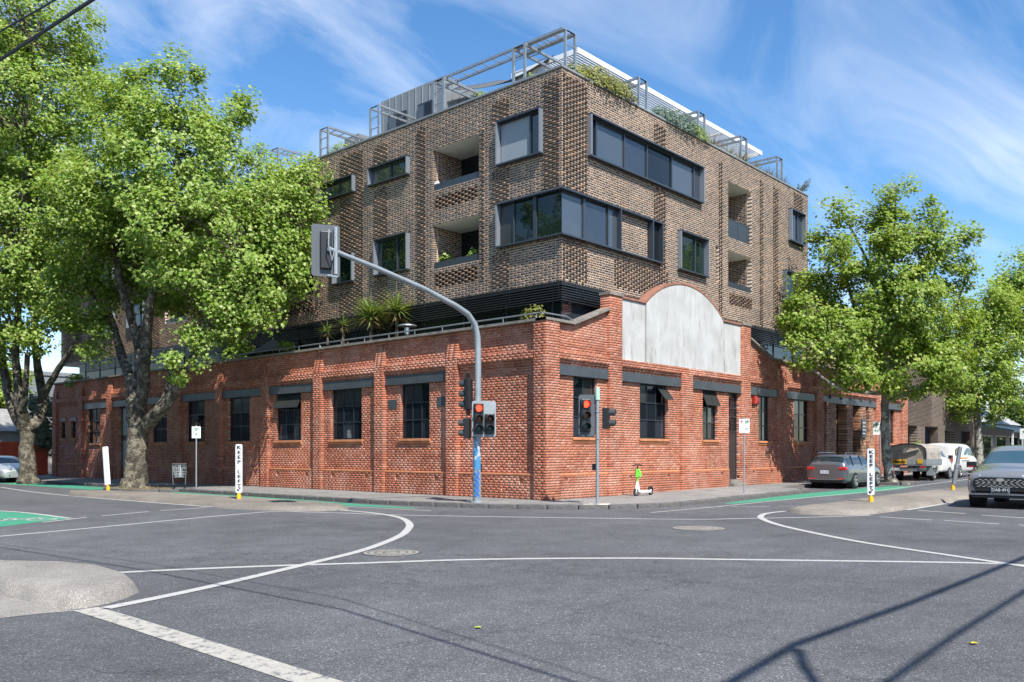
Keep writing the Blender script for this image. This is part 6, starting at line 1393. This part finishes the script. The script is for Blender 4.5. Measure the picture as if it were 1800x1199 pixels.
bush('terrace_shrub', pL(462, 622, .8), .30, 90, .14, M_['leaf'], 'low green plant on the parapet near the shade umbrella', seed=4)
bush('terrace_shrub', (0.6, 38.6, 5.9), .8, 300, .2, M_['leaf'], 'leafy shrub on the terrace at the far left end', seed=5)
bush('balcony_plant', pL(782, 466, 2.3), .50, 200, .11, M_['leaf'], 'trailing green plant at the left of the lower balcony', 'plant', 6, (.5, .9, 1.3))
bush('balcony_plant', pL(834, 452, 2.3), .34, 90, .15, M_['leaf_fresh'], 'yellow green fern at the right of the lower balcony', 'plant', 7, (.6, 1, 1.2))
x_, z_ = onY(1317, 396, 1.5); bush('balcony_plant', (15.75, 1.5, 12.0), .32, 70, .16, M_['leaf_fresh'], 'green plant behind the dark rail of the upper balcony on the right facade', 'plant', 8)
m = MB(); m.lathe([(.02, -.03), (.15, -.02), (.15, .02), (.02, .03)], 18, Matrix.Rotation(R_(90), 4, 'Y')); yy, zz = onX(767, 325, 1.97); tag(m.build('wall_lamp', M_['white_paint'], None, loc=(1.99, yy, zz)), 'round white disc lamp at the corner of the upper balcony', 'lamp')
# roof garden
RZ = AZ1-.1
for i, (u, dx, r, mt, lab) in enumerate(((1022, 0, .55, 'blade_olive', 'olive shrub at the roof corner beside the tall frame'), (1052, 0, .75, 'blade_olive', 'large yellow green shrub on the roof edge right of the corner'), (1085, 0, .7, 'blade_olive', 'olive shrub spilling toward the first right hand roof frame'), (1168, 0, .62, 'blade_blue', 'grey green shrub on the roof right of the first frame'), (1195, 0, .75, 'blade_blue', 'silvery trailing shrub overhanging the roof edge'), (1222, 0, .62, 'blade', 'bright green shrub on the roof left of the second frame'))):
    x, z = onY(u, 200, 1.25); bush('roof_shrub', (x, 1.35, RZ+.2), r*1.25, int(2600*r), .10, M_[mt], lab, seed=30+i, stretch=(1.35, .9, 1.0), group='roof garden planting')
for i, (u, L_, mt, lab) in enumerate(((1254, .8, 'blade_dry', 'straw coloured grass tuft on the roof right of the second frame'), (1278, .75, 'blade_olive', 'olive grass tuft left of the third roof frame'), (1300, .8, 'blade_dry', 'dry grass tuft at the foot of the third roof frame'), (1328, .7, 'blade_dry', 'wispy dry grass tuft right of the third roof frame'), (1352, .75, 'blade_dry', 'golden grass tuft before the last roof frame'), (1374, .7, 'blade_dry', 'golden grass tuft under the last roof frame'))):
    x, z = onY(u, 250, 1.3); e = empty('grass_tuft', (x, 1.3, RZ+.1), 0, lab, 'grass', 'roof garden planting'); V, F = blades(190, L_, .025, .35, .35, 60+i, .75, 4); V[:, 0] *= 1.5; arrays_obj('blades', V, F, M_[mt], e)
e = empty('spiky_shrub', (*pR(1404, 338, 1.2)[:2], RZ+.1), 0, 'blue green spiky shrub leaning out at the right end of the roof', 'shrub')
m = MB(); rnd = random.Random(3)
allV, allF, nb = [], [], 0
for k in range(14):
    a = rnd.uniform(-.5, 1.1); tip = Vector((math.cos(a)*rnd.uniform(.5, 1.6), rnd.uniform(-.4, .4), rnd.uniform(.1, 1.1))); m.tube([(0, 0, 0), tip*.5+Vector((0, 0, .15)), tip], [.02, .012, .005], 5)
    for t_ in np.linspace(.3, 1, 9):
        V, F = blades(5, .16, .02, .5, .1, k*20+int(t_*9), .3, 2); V = V+np.array(tip)*t_+np.array((0, 0, .15*4*t_*(1-t_)*.5)); allV.append(V); allF.append(F+nb); nb += len(V)
m.build('branches', M_['bark'], e); arrays_obj('foliage', np.concatenate(allV), np.concatenate(allF), M_['blade_blue'], e)
for i, (u, r, lab) in enumerate(((846, .42, 'small rounded bright green shrub on the left roof edge'), (600, .62, 'rounded green shrub on the roof beside the far left frame'), (935, .35, 'low green shrub under the roof frame near the corner'), (740, .2, 'tiny green plant at the foot of the penthouse window'))):
    y, z = onX(u, 200, 2.4); bush('roof_shrub', (2.35, y, RZ+.18), r, int(700*r), .10, M_['blade'], lab, seed=80+i, stretch=(.8, 1.4, 1.0), group='roof garden planting')
# string lights under the louvres
e = empty('string_lights', (1.6, 10.5, 6.45), 0, 'string of small white bulbs hanging under the louvres on the terrace', 'lights')
m = MB(); pts = [(0, 6.0*k/24, -.16*abs(math.sin(k/24*math.pi*3))) for k in range(25)]; m.tube(pts, .008, 5); m.build('cord', M_['black'], e)
bl = MB(); bl.lathe([(.012, .06), (.028, .02), (.03, -.03), (.008, -.06)], 8)
bme = bl.mesh('bulb'); bme.materials.append(M_['white_paint'])
for k in range(1, 25): o = link(bpy.data.objects.new('bulb', bme), e); o.location = (0, pts[k][1], pts[k][2]-.07)
# folded shade umbrella on the terrace
y, z = onX(480, 610, 1.3); e = empty('shade_umbrella', (1.3, y, 5.06), 0, 'grey and white cafe umbrella on the terrace behind the parapet', 'umbrella')
m = MB(); m.tube([(0, 0, 0), (0, 0, 2.0)], .03, 8); m.build('pole', M_['white_metal'], e)
m = MB(); n_ = 8; m.v = [(0, 0, 1.95)]+[(1.0*math.cos(2*math.pi*k/n_), 1.6*math.sin(2*math.pi*k/n_), 1.25) for k in range(n_)]; m.f = [(0, 1+k, 1+(k+1) % n_) for k in range(n_)]; m.m = [0]*n_; m.build('canopy', plain('umbrella_grey', (.20, .21, .23), .8), e)
# ================================================================ NEIGHBOURS AND BACKGROUND
TH_ = empty('townhouse', (35.7, 0.3, 0), 0, 'dark brown brick building with garage openings right of the red warehouse', 'building')
tb = Bricks(0.066, 0.02); FT = ((35.7, 0.3, 0), (1, 0, 0), (0, -1, 0)); z0 = zc(.2)
opens = [(.2, 2.6, 0, zc(3.35)), (4.1, 7.0, 0, zc(3.35)), (8.6, 11.0, 0, zc(3.2)), (12.5, 15.0, 0, zc(3.2))]
tb.lay(FT, .05, 17.0, ZB, zc(8.6), 0.0, opens, 'flemish', .5, .5, prot=lambda s, z, k, ui: .05 if ui and z > 3.4 and s < 5.5 else 0, tonef=lambda s, z, ui, t: t*.45)
# local coordinates
for q in tb.q:
    for i in range(8): q[i] = q[i]-np.array((35.7, .3, 0))
tb.core.v = [(a-35.7, b-.3, c_) for a, b, c_ in tb.core.v]
tb.build('brickwork', M_['brown_brick'], plain('shaded_mortar', (.34, .27, .21), .95), TH_)  # mortar colour darkened to paint in the tree shade
for i, (a, b, c_, d) in enumerate(opens):
    m = MB(); m.box(a-.1, b+.1, 1.0, 1.05, 0, d+.1); m.build('opening_panel', M_['grey_board'] if i == 0 else M_['black'], TH_)  # grey door first; the rest are black panels painting the openings' darkness
m = MB(); m.box(.1, 16.9, .5, 12, 8.3, 8.5); m.box(16.7, 17.0, .5, 12, 0, 8.3); m.build('roof', M_['zinc'], TH_)
for i, (x, lab) in enumerate(((36.3, 'bright green sapling in front of the grey garage door'), (39.2, 'low green bush between the garage openings'), (46.5, 'leafy climbing plant on the dark brick building'))):
    bush('street_shrub', (x, -.35, FP+gz(x)+.9), .75 if i == 0 else .6, 260, .2, M_['leaf_fresh'], lab, seed=120+i, stretch=(.8, .6, 1.6 if i == 0 else 1.0))
SH = empty('verandah_shop', (54.0, 0.0, gz(54)), 0, 'low shop with dark blue verandah roof and posts at the far right', 'building')
m = MB(); m.box(0, 14, .5, 8, 0, 3.6); m.build('wall', plain('shop_wall', (.30, .31, .31), .8, var=.2), SH)
m = MB(); m.add([(-.3, -2.0, 2.75), (14.3, -2.0, 2.75), (14.3, .6, 3.35), (-.3, .6, 3.35), (-.3, -2.0, 2.95), (14.3, -2.0, 2.95), (14.3, .6, 3.5), (-.3, .6, 3.5)], ((0,3,2,1),(4,5,6,7),(0,1,5,4),(1,2,6,5),(2,3,7,6),(3,0,4,7))); m.build('verandah_roof', plain('verandah_blue', (.035, .06, .085), .5), SH)
m = MB(); m.prism([(.3, 3.6), (8, 3.6), (4.1, 6.2)], (0, 14.2), face_M((-.1, 0, 0), (0, 1, 0), (0, 0, 1))); m.build('gable_roof', plain('roof_iron', (.32, .33, .34), .6, var=.2), SH)
for k in range(5): m = MB(); m.box(k*3.4, k*3.4+.12, -1.9, -1.78, 0, 2.8); m.build('post', M_['white_paint'], SH)
for k in range(3):
    m = MB(); m.box(.8+k*4.4, 4+k*4.4, .45, .5, .6, 2.6); w_ = m.build('shop_window', M_['white_paint'], SH); g_ = MB(); g_.box(.9+k*4.4, 3.9+k*4.4, .43, .448, .7, 2.5); g_.build('pane', M_['glass'], w_)
def plain_house(name, x, y, wx, wy, h, wall, roofc, label, face, nwin=4, storeys=1, rise=1.8, roof='gable'):
    e = empty(name, (x, y, gz(x)), 0, label, 'building'); m = MB(); m.box(0, wx, 0, wy, -.1, h); m.build('wall', plain(name+'_wall', wall, .85, var=.2, vscale=.8), e)
    if roof == 'gable':
        m = MB()
        if wx > wy: m.prism([(-.3, h), (wy+.3, h), (wy/2, h+rise)], (-.3, wx+.3), face_M((0, 0, 0), (0, 1, 0), (0, 0, 1)))
        else: m.prism([(-wx-.3, h), (.3, h), (-wx/2, h+rise)], (-.3, wy+.3), face_M((0, 0, 0), (-1, 0, 0), (0, 0, 1)))
        m.build('roof', plain(name+'_roof', roofc, .7, var=.25), e)
    else:
        m = MB(); m.box(-.1, wx+.1, -.1, wy+.1, h, h+.35); m.build('parapet', plain(name+'_roof', roofc, .8, var=.2), e)
    for st in range(storeys):
        for k in range(nwin):
            z = 1.0+st*3.1; m = MB(); L_ = wx if face in 'ns' else wy; a = L_*(k+.5)/nwin-.55; b = a+1.1
            bx = {'s': (a, b, -.04, .02), 'n': (a, b, wy-.02, wy+.04), 'w': (-.04, .02, a, b), 'e': (wx-.02, wx+.04, a, b)}[face]
            m.box(*bx, z, z+1.5); w_ = m.build('window', M_['white_paint'], e); ex = {'s': (a+.08, b-.08, -.05, -.041), 'n': (a+.08, b-.08, wy+.041, wy+.05), 'w': (-.05, -.041, a+.08, b-.08), 'e': (wx+.041, wx+.05, a+.08, b-.08)}[face]
            g_ = MB(); g_.box(*ex, z+.08, z+1.42); g_.build('pane', M_['glass'], w_)
    return e
plain_house('cottage', -1.5, 52, 9, 8, 3.2, (.35, .33, .31), (.24, .23, .22), 'old weatherboard cottage with grey roof behind the far left tree', 's', 3)
plain_house('brick_cottage', -12, 62, 9, 9, 3.6, (.38, .22, .15), (.30, .17, .12), 'cottage with brick chimney wall at the far left edge', 's', 3)
plain_house('warehouse_shed', 1.0, 66, 16, 18, 8.6, (.17, .185, .20), (.20, .21, .22), 'plain grey metal building in the gap at the far left', 'w', 2, roof='flat')
m = MB(); m.box(0, .08, 0, 3.2, 0, 2.35); ho = MB()
e = empty('hoarding', (1.55, 46.0, FP), R_(90), 'bright orange red painted hoarding beside the left end of the warehouse', 'wall')
for k in range(3): m = MB(); m.box(0, .05, k*1.0, k*1.0+.985, 0, 2.25); m.build('panel', plain('hoarding_red', (.62, .085, .035), .6, var=.25, vscale=2.0), e)
m = MB(); m.box(.06, .12, 0, 3, .5, .6); m.box(.06, .12, 0, 3, 1.8, 1.9); m.build('rail', M_['bark'], e)
e = empty('picket_fence', (-1.0, 47, FP), 0, 'dark timber fence in front of the cottage at the far left', 'fence')
for k in range(40): m = MB(); m.box(0, .03, k*.2, k*.2+.18, 0, 1.7); m.build('paling', M_['bark'], e)
plain_house('pale_shop', 72, -1.5, 16, 10, 4.2, (.45, .43, .40), (.25, .22, .2), 'distant pale shop at the end of the right hand street', 'w', 3)
# unseen dark houses added across the streets to darken the window reflections
plain_house('added_terrace', -34, 2, 8, 20, 7.6, (.16, .11, .09), (.1, .1, .1), 'two storey brick terrace across the left street added unseen for the window reflections', 'e', 6, 2, roof='flat')
plain_house('added_terrace', -35, 26, 9, 92, 7.4, (.17, .16, .15), (.1, .1, .1), 'grey terrace row across the left street added unseen for the window reflections', 'e', 22, 2, roof='flat')
plain_house('added_hotel', -3, -38, 22, 10, 8.4, (.17, .14, .12), (.15, .14, .13), 'two storey corner hotel across the right street added unseen for the window reflections', 'n', 6, 2, roof='flat')
plain_house('added_terrace', 21, -36, 34, 9, 7.0, (.16, .10, .08), (.1, .1, .1), 'brick terrace row across the right street added unseen for the window reflections', 'n', 9, 2, roof='flat')
plain_house('added_corner_block', -45, -38, 14, 14, 8.0, (.17, .16, .15), (.1, .1, .1), 'corner building diagonally behind the viewer added unseen for the window reflections', 'e', 4, 2, roof='flat')
# distant green at the street ends
def far_trees(cen, ext, n, seed, label):
    g = np.random.default_rng(seed); P = np.stack([g.uniform(-1, 1, n)*ext[0], g.uniform(-1, 1, n)*ext[1], g.random(n)**.7*ext[2]*(0.6+0.4*np.sin(np.arange(n)*.37))], 1)+np.array(cen)
    o = leaf_mesh('distant_trees', P, g.normal(0, 1, (n, 3))*.5, 1.1, M_['leaf_dark'], None, seed=seed); tag(o, label, 'trees', kind='stuff')
far_trees((120, 5, 0), (10, 25, 9), 5000, 1, 'hazy belt of trees at the far end of the right hand street')
far_trees((-8, 130, 0), (30, 10, 10), 5000, 2, 'belt of trees at the far end of the left hand street')
# ================================================================ OVERHEAD WIRES (their shadows cross the road)
hx, hy = ldir.x/-ldir.z, ldir.y/-ldir.z
def wire(pts_px, h, r, label, ext=(0.0, 0.0)):
    G = [Vector((*onG(u, v), 0)) for u, v in pts_px]
    Wp = [g+Vector((-hx*h, -hy*h, h)) for g in G]
    d0 = (Wp[0]-Wp[1]).normalized(); d1 = (Wp[-1]-Wp[-2]).normalized(); Wp = [Wp[0]+d0*ext[0]]+Wp+[Wp[-1]+d1*ext[1]]
    m = MB(); b = Wp[0].copy(); m.tube([p-b for p in Wp], r, 6); tag(m.build('overhead_wire', M_['black'], None, loc=b), label, 'wire')
wire([(0, 962), (240, 1000), (600, 1071), (1000, 1196)], 6.45, .022, 'thick black overhead wire crossing the upper left corner', (10, 12))
wire([(0, 957), (260, 990), (600, 1052), (1060, 1196)], 6.9, .012, 'thin overhead wire beside the thick one above the street', (10, 12))
wire([(1800, 980), (1600, 1060), (1400, 1132), (1290, 1196)], 7.9, .05, 'thick overhead wire above the right of the crossing', (12, 10))
wire([(1800, 1040), (1680, 1115), (1560, 1199)], 7.7, .036, 'second overhead wire above the right of the crossing', (12, 10))
wire([(1404, 1142), (1412, 1170), (1440, 1210)], 7.6, .045, 'short drop wire hanging from the overhead line at lower right', (0, 4))
